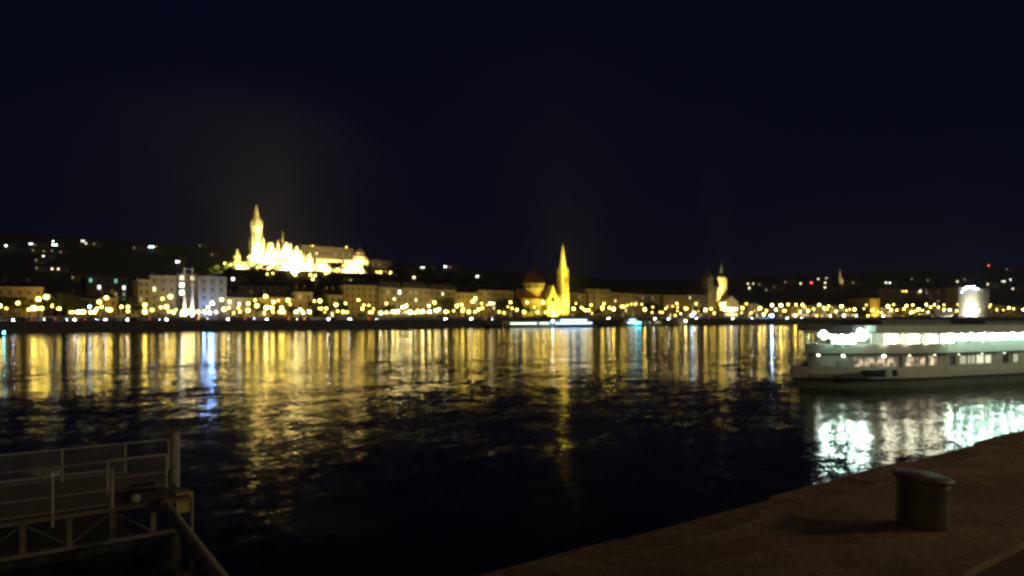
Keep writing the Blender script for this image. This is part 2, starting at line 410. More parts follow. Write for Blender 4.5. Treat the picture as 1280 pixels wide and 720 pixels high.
B(1020.3, 1046, 379, 404, 'lit arcaded building below the dark hill tower', 0, 'hip', .35, 'y', ground_lit=True)
B(1046.3, 1072, 381, 404, 'low ochre lit house with bright shopfront near yellow tower', 1, 'hip', .3, 'y', ground_lit=True)
B(1101, 1118, 381, 404, 'bright yellow low house right of the small yellow tower', 1, 'hip', .4, 'y', ground_lit=True)
B(1098, 1150, 362, 480, 'big dim slab block with a few lit windows behind yellow tower', 2, 'flat', .06, 'y', chim=0, depth=20)
B(1151, 1194, 361, 480, 'big dim slab block beside the glaring white high building', 3, 'flat', .05, 'y', chim=0, depth=20)
B(1119, 1158, 382, 408, 'low block behind the white lit kiosk on the right', 0, 'hip', .1)
B(1158.5, 1196, 382, 408, 'low cream block left of the glaring white high building', 5, 'hip', .1)
WHB = B(1198, 1237, 360, 404, 'glaring white floodlit high building at right above the ship', 5, 'flat', .05, 'w', chim=0)
B(1238, 1300, 380, 404, 'low dim terrace right of the glaring white building', 0, 'hip', .1)

# ------------------------------------------------------------------ trees
LEAF = mat('foliage', (.05, .065, .02), .9, var=.5, scale=1.2)
BARK = mat('bark', (.06, .045, .03), .95, var=.3, scale=2)
def make_tree_meshes(seed, h, r, tall=1.0):
    q = random.Random(seed); tr = MB(); cr = MB()
    th = h * .38
    tr.tube((0, 0, -.6), (q.uniform(-.15, .15), 0, th), .28, .16, 7)
    tips = []
    for k in range(7):
        a = k * 2.4 + q.random(); L = r * q.uniform(.45, .85); z1 = th + (h - th) * q.uniform(.2, .75)
        tip = (L * math.cos(a), L * math.sin(a), z1); tr.tube((0, 0, th - .4), tip, .11, .03, 5); tips.append(tip)
    tips.append((0, 0, h * .85)); tr.tube((0, 0, th - .2), (0, 0, h * .85), .13, .03, 5)
    for tp in tips:
        for c in range(9):
            u = Vector((q.gauss(0, 1), q.gauss(0, 1), q.gauss(0, .8))); u.normalize(); cc = Vector(tp) + u * q.uniform(0, r * .38)
            for l in range(16):
                p = cc + Vector((q.gauss(0, .32), q.gauss(0, .32), q.gauss(0, .28))) * (r / 3.4); a = Vector((q.gauss(0, 1), q.gauss(0, 1), q.gauss(0, 1))).normalized(); b = a.orthogonal().normalized()
                z = q.uniform(.16, .34) * r / 3.4
                cr.add([p - a * z, p + b * z * .7, p + a * z, p - b * z * .7], [(0, 1, 2, 3)])
    return tr.mesh('trunk', BARK), cr.mesh('crown', LEAF)
TREES = [make_tree_meshes(11, 9, 3.6), make_tree_meshes(12, 11, 4.2), make_tree_meshes(13, 7.5, 3.2)]
def tree(s, t, z, label, k=None, sc_=1.0, group='trees along the far promenade'):
    k = rnd.randrange(3) if k is None else k
    o = thing('broadleaf_tree', label, 'tree', (s, t, z), rnd.uniform(0, 6.28), group); o.scale = (sc_, sc_, sc_ * rnd.uniform(.9, 1.1))
    link('trunk', TREES[k][0], o); link('crown', TREES[k][1], o)
for px, t, k, lab in [(-12, 396, 1, 0), (4, 394, 1, 0), (17, 396, 1, 0), (30, 393, 0, 0), (62, 398, 1, 1), (76, 396, 1, 1), (90, 398, 1, 1), (101, 396, 0, 1), (117, 398, 0, 1),
                      (158, 397, 2, 2), (168, 397, 0, 2), (322, 399, 2, 3), (345, 398, 2, 3), (365, 399, 2, 3), (393, 399, 1, 4), (400, 401, 1, 4), (407, 398, 0, 4), (428, 399, 0, 4),
                      (486, 398, 2, 5), (556, 397, 1, 5), (563, 397, 1, 5), (569, 396, 0, 5), (626, 396, 1, 6), (632, 397, 1, 6), (640, 396, 1, 6), (648, 397, 1, 6), (656, 396, 0, 6),
                      (714, 396, 1, 7), (722, 397, 1, 7), (730, 396, 0, 7), (748, 397, 2, 7), (773, 397, 2, 7), (811, 396, 1, 8), (820, 397, 1, 8), (829, 396, 0, 8), (850, 396, 2, 8), (876, 397, 0, 8),
                      (1012, 398, 2, 9), (1048, 398, 2, 9), (1076, 398, 0, 9), (1126, 398, 2, 9), (1165, 398, 2, 9), (1250, 398, 2, 9)]:
    s, d = ray_at(px, t)
    labs = ['dark leafy tree before the reddish block at far left', 'dark leafy tree left of the brightest yellow lamps', 'tree before the low cream house on the left', 'small tree before the low buildings under the castle',
            'dark tree beside the small pale house under the castle', 'tree before the mansard roofed blocks', 'dark rounded tree just left of the yellow lit church', 'tree just right of the yellow spire',
            'dark tree left of the twin towered church', 'small tree on the promenade behind the big ship']
    tree(s, t, H(s, t) - .1, labs[lab], k, rnd.uniform(.95, 1.25))
for i in range(110):
    s = 150 + 290 * ((i * .618) % 1); t = rnd.uniform(520, 672)
    if t > 640 and rnd.random() < .3: t -= 60
    if 352 < photo_col((s, t)) < 400 and t > 575: continue
    tree(s, t, H(s, t) - .4, 'dark tree on the castle hill slope %s' % ('below the tall bell tower' if photo_col((s, t)) < 345 else 'below the long bastion wall' if photo_col((s, t)) < 440 else 'right of the bastion'), None, rnd.uniform(1.0, 1.6), 'trees on the castle hill slope')
for i in range(9):
    s = 190 + i * 6 + rnd.uniform(-1, 1); tree(s, 676 + rnd.uniform(-3, 3), H(s, 676) - .4, 'yellow green floodlit tree at the left foot of the castle terrace', i % 3, rnd.uniform(.65, .95), 'floodlit trees by the castle')

# ------------------------------------------------------------------ street lamps on the far bank
def lamp_proto_mesh(r): m = MB(); m.ico((0, 0, 0), r); return m
GL = {'y': glow('sodium_globe', YEL, 21), 'Y': glow('sodium_globe_strong', (1, .70, .12), 42), 'Z': glow('sodium_globe_far', (1, .70, .12), 120), 'd': glow('sodium_globe_weak', (1, .64, .12), 10),
      'w': glow('white_globe', (1, .80, .34), 28), 'W': glow('white_globe_strong', (1, .78, .27), 48), 'b': glow('bluish_globe', (.4, .65, 1), 30), 'B': glow('bluish_globe_strong', (.22, .45, 1), 330), 'r': glow('red_globe', (1, .06, .05), 20),
      'c': glow('cyan_globe', (.1, .8, 1), 16)}
GLOBE = {k: lamp_proto_mesh(.75).mesh('lamp_globe', GL[k]) for k in GL}
KN = {'y': 'sodium yellow', 'Y': 'bright yellow', 'd': 'dim yellow', 'w': 'white', 'W': 'glaring white', 'b': 'bluish white', 'B': 'glaring blue white', 'r': 'red', 'c': 'cyan'}
POLE = {}
LAMPS = """0,384,Y 48,375,y 58,372,Y 42,386,Y 52,386,y 66,382,y 72,387,d 98,391,w 112,384,b 113,391,w 124,379,d 133,374,d 127,385,Y 134,387,Y 121,388,Y 138,389,y
181,383,y 181,388,y 190,389,d 203,375,d 213,373,y 201,386,Y 208,386,y 214,390,d 220,388,d 265,380,B 255,391,B 262,392,B 270,391,W 280,388,Y 286,385,y 277,376,y 287,379,d 292,392,y 299,380,b
319,377,y 332,373,y 342,378,y 348,376,d 360,378,y 333,385,Y 340,385,Y 352,386,y 330,392,y 350,391,y 370,391,W 375,388,W 385,388,Y 387,391,W 379,392,w 393,378,y 400,377,y 402,386,Y 408,386,y
420,383,y 422,390,y 432,381,Y 448,377,y 453,386,Y 461,382,y 467,386,y 462,391,y 476,393,w 483,392,W 491,391,W 497,391,W 503,385,W 508,383,W 493,375,w 505,390,W 513,392,w 519,392,W 528,391,W 537,391,W 545,389,W 549,388,w
543,379,y 536,384,w 571,384,y 577,381,y 591,379,y 594,374,y 598,387,Y 603,386,y 578,389,y 602,380,d 613,381,w 617,381,d 638,379,y 635,385,d 646,388,y 630,392,d 659,379,y 668,385,y 679,380,y
720,380,y 727,386,Y 732,388,y 736,389,y 755,380,y 753,385,y 762,385,y 767,388,Y 780,385,y 784,382,y 794,381,y 806,387,Y 832,386,Y 841,384,y 846,381,y 847,389,y 857,386,y 851,393,w 844,395,d 865,395,b 868,392,w 870,381,y
882,388,Y 901,382,y 906,387,Y 914,388,Y 928,386,y 933,381,y 950,386,Y 955,394,W 962,396,b 965,395,B 965,382,w 976,382,Y 970,388,W 981,389,y 995,382,y 1003,382,y 1010,389,Y 1000,390,y 1021,395,y 994,396,y
1024,382,y 1030,386,Y 1036,383,y 1052,384,Y 1058,389,y 1068,387,Y 1083,382,d 1091,388,y 1104,396,w 1110,384,Y 1114,388,y 1121,388,y 1130,386,Y 1133,383,y 1141,382,y 1148,387,Y 1153,388,y 1158,381,w 1168,382,y 1160,391,W 1173,385,y 1180,388,y 1187,388,Y 1196,389,y
1213,389,W 1218,391,W 1224,388,Y 1237,384,y 1246,388,y 1254,388,y 1261,385,Y 1267,386,y 1279,387,Y 1038,396,w 1055,396,w 1070,397,w 1085,396,y 740,392,d 700,391,d 560,391,d 300,391,y 310,390,y 160,391,d 88,392,d 586,391,y 655,391,y 815,391,y 825,391,d 893,392,y 939,391,y 1045,390,y 1098,390,y 1140,391,y"""
REG = [(35, 'before the reddish block at far left'), (90, 'among dark trees at left'), (150, 'by the low block left of the grey flats'), (221, 'left of the twin white pylons'), (262, 'beside the blue lit tent'),
       (300, 'between blue lit tent and low cream building'), (372, 'before low buildings under hilltop church'), (430, 'before dark trees below the bastion stairs'), (474, 'before the tall ochre block'), (556, 'around the white marquees'),
       (600, 'before the cream house'), (652, 'before the classical block left of the church'), (712, 'at the foot of the yellow lit church'), (760, 'just right of the yellow spire'), (829, 'before the pilastered blocks'),
       (880, 'before the rose and grey blocks'), (925, 'by the twin towered church'), (990, 'by the ochre house on the square'), (1080, 'along the lit market arcades'), (1130, 'by the small yellow tower'), (1199, 'before the low blocks above the ship'), (9999, 'around the glaring white building')]
def region(px):
    for a, l in REG:
        if px < a: return l
LAMPS += ' ' + ' '.join('%d,%.1f,%s' % (4 + k * 14.5 + rnd.uniform(-5, 5), rnd.choice((381.5, 384.5, 387, 389, 391, 391.5)), rnd.choice('ddyy')) for k in range(86) if not 225 < 4 + k * 14.5 < 246)  # extra lamps invented between the listed ones to brighten the facades
for tok in LAMPS.split():
    px, y, k = tok.split(','); px = float(px); y = float(y)
    k2 = {'y': 'Y', 'Y': 'Z', 'w': 'W'}.get(k, k) if px > 945 else k
    t = 380 if y > 390 else (388 if y > 382 else 395)
    if y >= 393: t = 368
    s, d = ray_at(px, t); g = (4.6 if t < 376 else H(s, t)) - .02
    z = zpix(y, d) ; hgt = max(2.6, z - g)
    if y >= 393: hgt = max(2.2, hgt)
    o = thing('street_lamp', '%s street lamp %s' % (KN[k], region(px)), 'street lamp', (s, t, g), 0, 'street lamps along the far shore')
    hh = round(hgt, 0) if hgt > 4 else round(hgt * 2) / 2
    if hh not in POLE:
        m = MB(); m.tube((0, 0, 0), (0, 0, hh), .11, .06, 6); m.lathe([(.24, 0), (.24, .3), (.13, .6), (.11, .9)], 8)
        m.lathe([(.05, hh - .02), (.16, hh + .03), (.16, hh + .07)], 8); POLE[hh] = m.mesh('pole', IRON)
    link('pole', POLE[hh], o); gs = rnd.choice((.55, .7, .85, 1.0, 1.1, 1.3)); lg = link('lamp_globe', GLOBE[k2], o, (0, 0, hh + .25 + .3 * gs)); lg.scale = (gs, gs, gs)

# ------------------------------------------------------------------ floodlighting helper: a housing with a real spot lamp
HOUS = MB(); HOUS.box(-.35, .35, -.25, .15, .25, .75); HOUS.box(-.42, -.36, -.06, .06, 0, .55); HOUS.box(.36, .42, -.06, .06, 0, .55); HOUS.box(-.42, .42, -.2, .2, 0, .06)
HOUSM = HOUS.mesh('housing', IRON)
def flood(s, t, z, target, power, color, label, ang=150, group='floodlights'):
    o = thing('floodlight', label, 'floodlight', (s, t, z), 0, group)
    link('housing', HOUSM, o)
    l = bpy.data.lights.new('flood_beam', 'SPOT'); l.energy = power; l.color = color; l.spot_size = math.radians(ang); l.spot_blend = .6; l.shadow_soft_size = .25
    lo = bpy.data.objects.new('flood_beam', l); col.objects.link(lo); lo.parent = o; lo.location = (0, .35, 1.0)
    dv = Vector(target) - Vector((s, t + .35, z + 1)); lo.rotation_euler = dv.to_track_quat('-Z', 'Y').to_euler()
    return o

# ------------------------------------------------------------------ castle hill: church, bastion, hotel
LIME = mat('limestone', (.52, .46, .36), .9, var=.15, scale=.4)
CHR = mat('church_roof_tiles', (.26, .17, .09), .7, var=.5, scale=.5)
PZ = 50.0
def P(px, t): return ray_at(px, t)
def church():
    s0, d0 = P(320.5, 705); zt = lambda y: zpix(y, d0) - PZ
    c = thing('gothic_church', 'big floodlit gothic church with tall pointed bell tower on the hill', 'church', (s0, 705, PZ))
    # bell tower: square below, octagon above, crocketed spire
    m = MB(); m.box(-4.6, 4.6, -4.6, 4.6, -4, zt(310)); m.box(-5, 5, -5, 5, zt(311), zt(309.6))
    for a in (-1, 1):
        for b_ in (-1, 1): m.box(a * 4.9 - .6, a * 4.9 + .6, b_ * 4.9 - .6, b_ * 4.9 + .6, -4, zt(300)); m.lathe([(.8, zt(300)), (.05, zt(295))], 6, (a * 4.9, b_ * 4.9), 0, False)
    m.lathe([(5, zt(309.6)), (5, zt(285)), (5.6, zt(284.6)), (5.6, zt(283)), (4.2, zt(282.8)), (4.0, zt(277.5))], 8, (0, 0), 0, False, PI / 8)
    tw = m.build('bell_tower', LIME, c)
    m = MB(); m.lathe([(4.1, zt(277.4)), (2.2, zt(270)), (1.5, zt(264)), (.5, zt(258.5)), (1.1, zt(258)), (.1, zt(256))], 8, (0, 0), 0, False, PI / 8)
    for k in range(8):
        a = k * PI / 4 + PI / 8; m.lathe([(.6, zt(283)), (.6, zt(280)), (.05, zt(274.5))], 5, (5 * math.cos(a), 5 * math.sin(a)), 0, False)
    m.build('spire', LIME, tw)
    for k in range(3):
        m = MB(); m.box(-.6, .6, -.1, .1, 0, 7); m.gable(-.6, .6, -.1, .1, 7, 8.3, 'y'); m.build('window', GLASS, tw, (-2 + 2 * k, -4.72, zt(322 - 0) if False else 8))
    for k in range(8):
        a = k * PI / 4; m = MB(); m.box(-.7, .7, -.08, .08, 0, 9); m.gable(-.7, .7, -.08, .08, 9, 10.4, 'y')
        m.build('window', GLASS, tw, (4.66 * math.sin(a), -4.66 * math.cos(a), zt(304)), a)
    # nave with steep roof, aisles and chapels
    m = MB(); m.box(4.65, 40, -9, 9, -4, zt(322)); m.box(6, 34, -13, -9.01, -4, zt(328)); m.build('nave_wall', LIME, c)
    m = MB(); m.gable(4.7, 36, -9.4, 9.4, zt(322) + .02, zt(303), 'x'); nr = m.build('roof', CHR, c)
    for x, ww, yt in [(10, 4.2, 303.5), (24, 7.2, 302), (35, 3.2, 306)]:
        m = MB(); m.box(x - ww, x + ww, -14.5, -9.2, -4, zt(320)); m.gable(x - ww, x + ww, -14.5, -2, zt(320), zt(yt), 'y')
        for q in (-1, 1): m.box(x + q * ww - .6, x + q * ww + .6, -15.1, -13.9, -4, zt(318)); m.lathe([(.8, zt(318)), (.05, zt(310))], 6, (x + q * ww, -14.5), 0, False)
        g = m.build('chapel', LIME, c)
        m = MB(); m.lathe([(1.6, 0), (1.6, .15)], 14); o = m.build('rose_window', GLASS, g, (x, -14.52, zt(314.5))); o.rotation_euler = (PI / 2, 0, 0)
        m = MB(); m.box(-.9, .9, -.1, .1, 0, 5.5); m.gable(-.9, .9, -.1, .1, 5.5, 7, 'y'); m.build('window', GLASS, g, (x, -14.62, 2))
    m = MB(); m.lathe([(6.5, -4), (6.5, zt(319)), (6.9, zt(318.6)), (.2, zt(309))], 8, (42, 0), 0, False, PI / 8); m.build('apse', LIME, c)
    m = MB(); m.lathe([(1.1, zt(305)), (1.1, zt(299)), (1.5, zt(298.6)), (.5, zt(296)), (.15, zt(287)), (.02, zt(286))], 8, (25.5, 0), 0, False); m.build('ridge_turret', LIME, c)
    m = MB()
    for x, yt in [(17.5, 299), (30, 301), (44, 312), (48, 317), (-7, 318), (-9, 322)]:
        m.lathe([(.9, -4), (.9, zt(yt + 9)), (1.1, zt(yt + 8.6)), (.05, zt(yt))], 6, (x, -9.8), 0, False)
    m.build('pinnacle', LIME, c)
    m = MB(); m.box(-12, -4.7, -6, 8, -4, zt(326)); m.gable(-12, -4.7, -6, 8, zt(326), zt(319), 'y'); m.build('side_chapel', LIME, c)
    m = MB(); m.lathe([(4, -4), (4, zt(323)), (4.3, zt(322.5)), (.05, zt(313))], 8, (50, -6), 0, False); m.build('sacristy', LIME, c)
    return s0
cs = church()

def arcade(m, x0, x1, y, z0, z1, n):
    """wall with arches cut as piers + arch heads"""
    wd = (x1 - x0) / n
    for i in range(n):
        a = x0 + i * wd
        m.box(a, a + wd * .28, y - .5, y + .5, z0, z1)
        for k in range(4):
            q = k / 4; hgt = math.sqrt(max(0, 1 - (1 - q) ** 2)); aw = wd * .72
            m.box(a + wd * .28 + aw * q / 2, a + wd * .28 + aw * (q + .25) / 2, y - .5, y + .5, z1 - 1.8 + 1.4 * hgt - .02 * k, z1)
            m.box(a + wd - aw * (q + .25) / 2, a + wd - aw * q / 2, y - .5, y + .5, z1 - 1.8 + 1.4 * hgt - .02 * k, z1)
def bastion():
    sa, da = P(290, 684); sb, db = P(461, 684); s0 = (sa + sb) / 2
    b = thing('fortress_bastion', 'long floodlit white bastion with arcades and cone roofed turrets on the hill', 'bastion', (s0, 684, PZ - 3))
    X = lambda px: P(px, 684)[0] - s0
    Z = lambda y, px: zpix(y, P(px, 684)[1]) - (PZ - 3)
    for a, c_, yl in [(293, 330, 330), (330, 362, 329), (396, 445, 327)]:
        m = MB(); x0, x1 = X(a), X(c_); top = Z(yl, (a + c_) / 2)
        m.box(x0, x1, 0, 5, -9, top - 3.2); arcade(m, x0, x1, .5, top - 3.2, top + .6, max(3, int((x1 - x0) / 3.2))); m.box(x0, x1, -.3, 1.3, top + .6, top + 1.1)
        k = int((x1 - x0) / 1.6)
        for i in range(k): xx = x0 + i * 1.6; m.box(xx, xx + .8, -.2, .2, top + 1.1, top + 1.8)
        m.build('arcade_wall', LIME, b)
    # monumental stair between the wings
    m = MB(); x0, x1 = X(363), X(394)
    for i in range(14): m.box(x0 + 3, x0 + 11, -14 + i, 3, -11 + i * .85, -11 + (i + 1) * .85)
    m.box(x0 + 1.6, x0 + 2.98, -14, 4, -12, 2.4); m.box(x0 + 11.02, x0 + 12.4, -14, 4, -12, 2.4)
    m.box(x0, x1, 3.01, 7, -9, Z(331, 380)); m.build('stairway', LIME, b)
    for px, yt, yb, r, zr in [(297, 311, 322, 2.6, 0), (388, 315, 326, 2.6, 0), (377, 318, 328, 2.2, 0), (450.5, 307.5, 322, 5.2, 0), (443, 318, 326, 2.6, 0), (458, 320, 328, 2.4, 0), (363, 319, 328, 2.4, 0), (343, 322, 328, 2, 0)]:
        m = MB(); x = X(px); zb = Z(yb, px); zt = Z(yt, px)
        m.lathe([(r * 1.05, -9), (r, zb), (r * 1.22, zb + .3), (r * 1.22, zb + .8)], 10, (x, 1), 0, False)
        if r > 4: m.lathe([(r * .85, zb + .8), (r * .85, zb + 4), (r, zb + 4.2), (r, zb + 4.6)], 10, (x, 1), 0, False); zb2 = zb + 4.6
        else: zb2 = zb + .8
        o = m.build('turret', LIME, b)
        m = MB(); m.lathe([(r * (1.0 if r > 4 else 1.25), zb2 + .01), (r * .5, zb2 + (zt - zb2) * .45), (.12, zt - .6), (.25, zt - .5), (.03, zt + .4)], 10, (x, 1), 0, False); m.build('cone_roof', LIME, o)
        for a in range(5):
            m = MB(); m.box(-.35, .35, -.06, .06, 0, 1.8); an = (a - 2) * .62
            m.build('window', GLASS, o, (x + r * 1.03 * math.sin(an), 1 - r * 1.03 * math.cos(an), zb - 3.4), an)
    m = MB(); x0, x1 = X(444), X(462); m.box(x0, x1, 1, 12, -10, Z(330, 452)); m.build('corner_block', LIME, b)
bastion()
WF = (1.0, .76, .26)
for px in (282, 290, 298, 306): s, d = P(px, 664); flood(s, 664, max(H(s, 664), 38) + .5, (s, 676, PZ + 5), 3e4, (.95, .9, .15), 'floodlight under the yellow green trees at the castle foot', 150)
FL = 'floodlight on the terrace lighting the white bastion wall'
for px, pw in [(286, 1.2e4), (296, 4e4), (306, 5e4), (318, 7e4), (330, 9e4), (342, 1e5), (352, 1.4e5), (364, 3e5), (373, 5e5), (383, 1.4e5), (399, 5e4), (410, 6e4), (421, 6e4), (432, 6e4), (443, 9e4), (452, 1.3e5), (461, 4e4)]:
    s, d = P(px, 671); flood(s, 671, max(H(s, 671), 40) + 1.2, (s, 684, PZ + 6), pw * .8, WF, FL, 125)
for dx, dy, z, tz, pw in [(-8, -17, 1, 30, 1.3e5), (2, -19, 1, 38, 1.5e5), (14, -20, 1, 20, 1.1e5), (26, -20, 1, 18, 1.2e5), (38, -19, 1, 14, 1e5), (8, -14, 12, 50, 1.2e5), (-7, -14, 12, 52, 1e5), (48, -18, 1, 8, 8e4)]:
    flood(cs + dx, 705 + dy + 4, PZ + z, (cs + min(max(dx, 0), 40) * (0 if abs(dx) < 9 else 1), 703, PZ + tz), pw * (3 if tz >= 30 else 1.6), WF, 'floodlight at the foot of the hilltop gothic church', 95)

# visible glaring floodlights on the terrace (they face the river)
for px, y, k in [(281, 329, 'd'), (289, 331, 'd'), (297, 332, 'y'), (309, 333, 'y'), (325, 334, 'y'), (331, 335, 'd'), (361, 334, 'W'), (367, 337, 'W'), (372, 334, 'W'), (370, 341, 'W'), (379, 333, 'W'), (375, 329, 'W'), (388, 346, 'Y'), (391, 352, 'Y'), (394, 345, 'y'),
                 (407, 343, 'y'), (410, 341, 'y'), (424, 337, 'y'), (452, 333, 'Y'), (447, 334, 'y'), (459, 338, 'y'), (470, 339, 'd'), (475, 340, 'y'), (483, 340, 'y'), (488, 345, 'Y'), (476, 347, 'y'), (471, 343, 'd'), (334, 344, 'd'), (341, 344, 'd'), (365, 339, 'W'), (373, 339, 'W'), (369, 345, 'W'), (377, 337, 'W'), (366, 342, 'W')]:
    tt = 668 if y < 340 else (640 if px < 460 else 660)
    s, d = P(px, tt)
    if y >= 336 and px < 462: s, tt, d = hill_point(px, y + 1.6)
    z = zpix(y, d); g = H(s, tt); z = max(z, g + 1.2)
    o = thing('terrace_lamp', '%s terrace lamp %s' % (KN[k], 'at the left foot of the castle' if px < 340 else 'in glaring spot at bastion stairs' if px < 382 else 'on the slope under the bastion stairs' if px < 415 else 'under the cone roofed corner turret' if px < 462 else 'on the lane right of the bastion'), 'terrace lamp', (s, tt, g - .2), 0, 'lamps on the castle hill')
    m = MB(); m.tube((0, 0, 0), (0, 0, z - g), .1, .07, 6); m.lathe([(.25, 0), (.2, .4)], 8); m.build('pole', IRON, o)
    link('lamp_globe', GLOBE[k], o, (0, 0, z - g + .3))

# hotel behind, and the block further right on the hill
def ribbed(px0, px1, yt0, t, label, n, fl):
    s0, d0 = P(px0, t); s1, d1 = P(px1, t); W = s1 - s0; dm = (d0 + d1) / 2; zt = zpix(yt0, dm)
    b = thing('hotel_building', label, 'building', ((s0 + s1) / 2, t, PZ - 1)); hgt = zt - PZ + 1
    m = MB(); m.box(-W / 2, W / 2, 0, 18, -12, hgt - 1); m.build('wall', STONE[0], b)
    m = MB(); m.box(-W / 2 - .5, W / 2 + .5, -1.2, 18.5, hgt - 1, hgt); m.box(-W / 6, W / 6, 5, 12, hgt, hgt + 2); m.build('roof', TRIM, b)
    m = MB()
    for i in range(n + 1): x = -W / 2 + i * W / n; m.box(x - .35, x + .35, -1, -.004, -2, hgt - 1.01)
    m.build('rib', TRIM, b)
    for j in range(4):
        for i in range(n):
            link('window', win_mesh(1.6, 2.2, 'd' if rnd.random() < .12 else ('y' if rnd.random() < .06 else None)), b, (-W / 2 + (i + .5) * W / n, -.004, 1 + j * (hgt - 2) / 4))
ribbed(376, 441, 309, 735, 'long hotel with vertical stone ribs behind the bastion', 22, 4)
ribbed(462, 489, 326, 735, 'ribbed block standing right of the bastion corner turret', 10, 3)
for px, y in [(376.5, 309), (381, 308.5), (388, 308), (391, 307.5), (433, 309)]:
    s, d = P(px, 736); z = zpix(y, d); o = thing('roof_lamp', 'small white lamp on the roof edge of the ribbed hotel', 'roof lamp', (s, 736, z - 1.6), 0, 'lamps on the hotel roof')
    m = MB(); m.tube((0, 0, 0), (0, 0, 1.4), .08, .06, 6); m.build('pole', IRON, o); link('lamp_globe', GLOBE['d'], o, (0, 0, 1.6))
for px in (383, 400, 418, 436):
    s, d = P(px, 712); flood(s, 712, PZ + .2, (s, 735, PZ + 8), 14000, WF, 'floodlight before the ribbed hotel', 140)

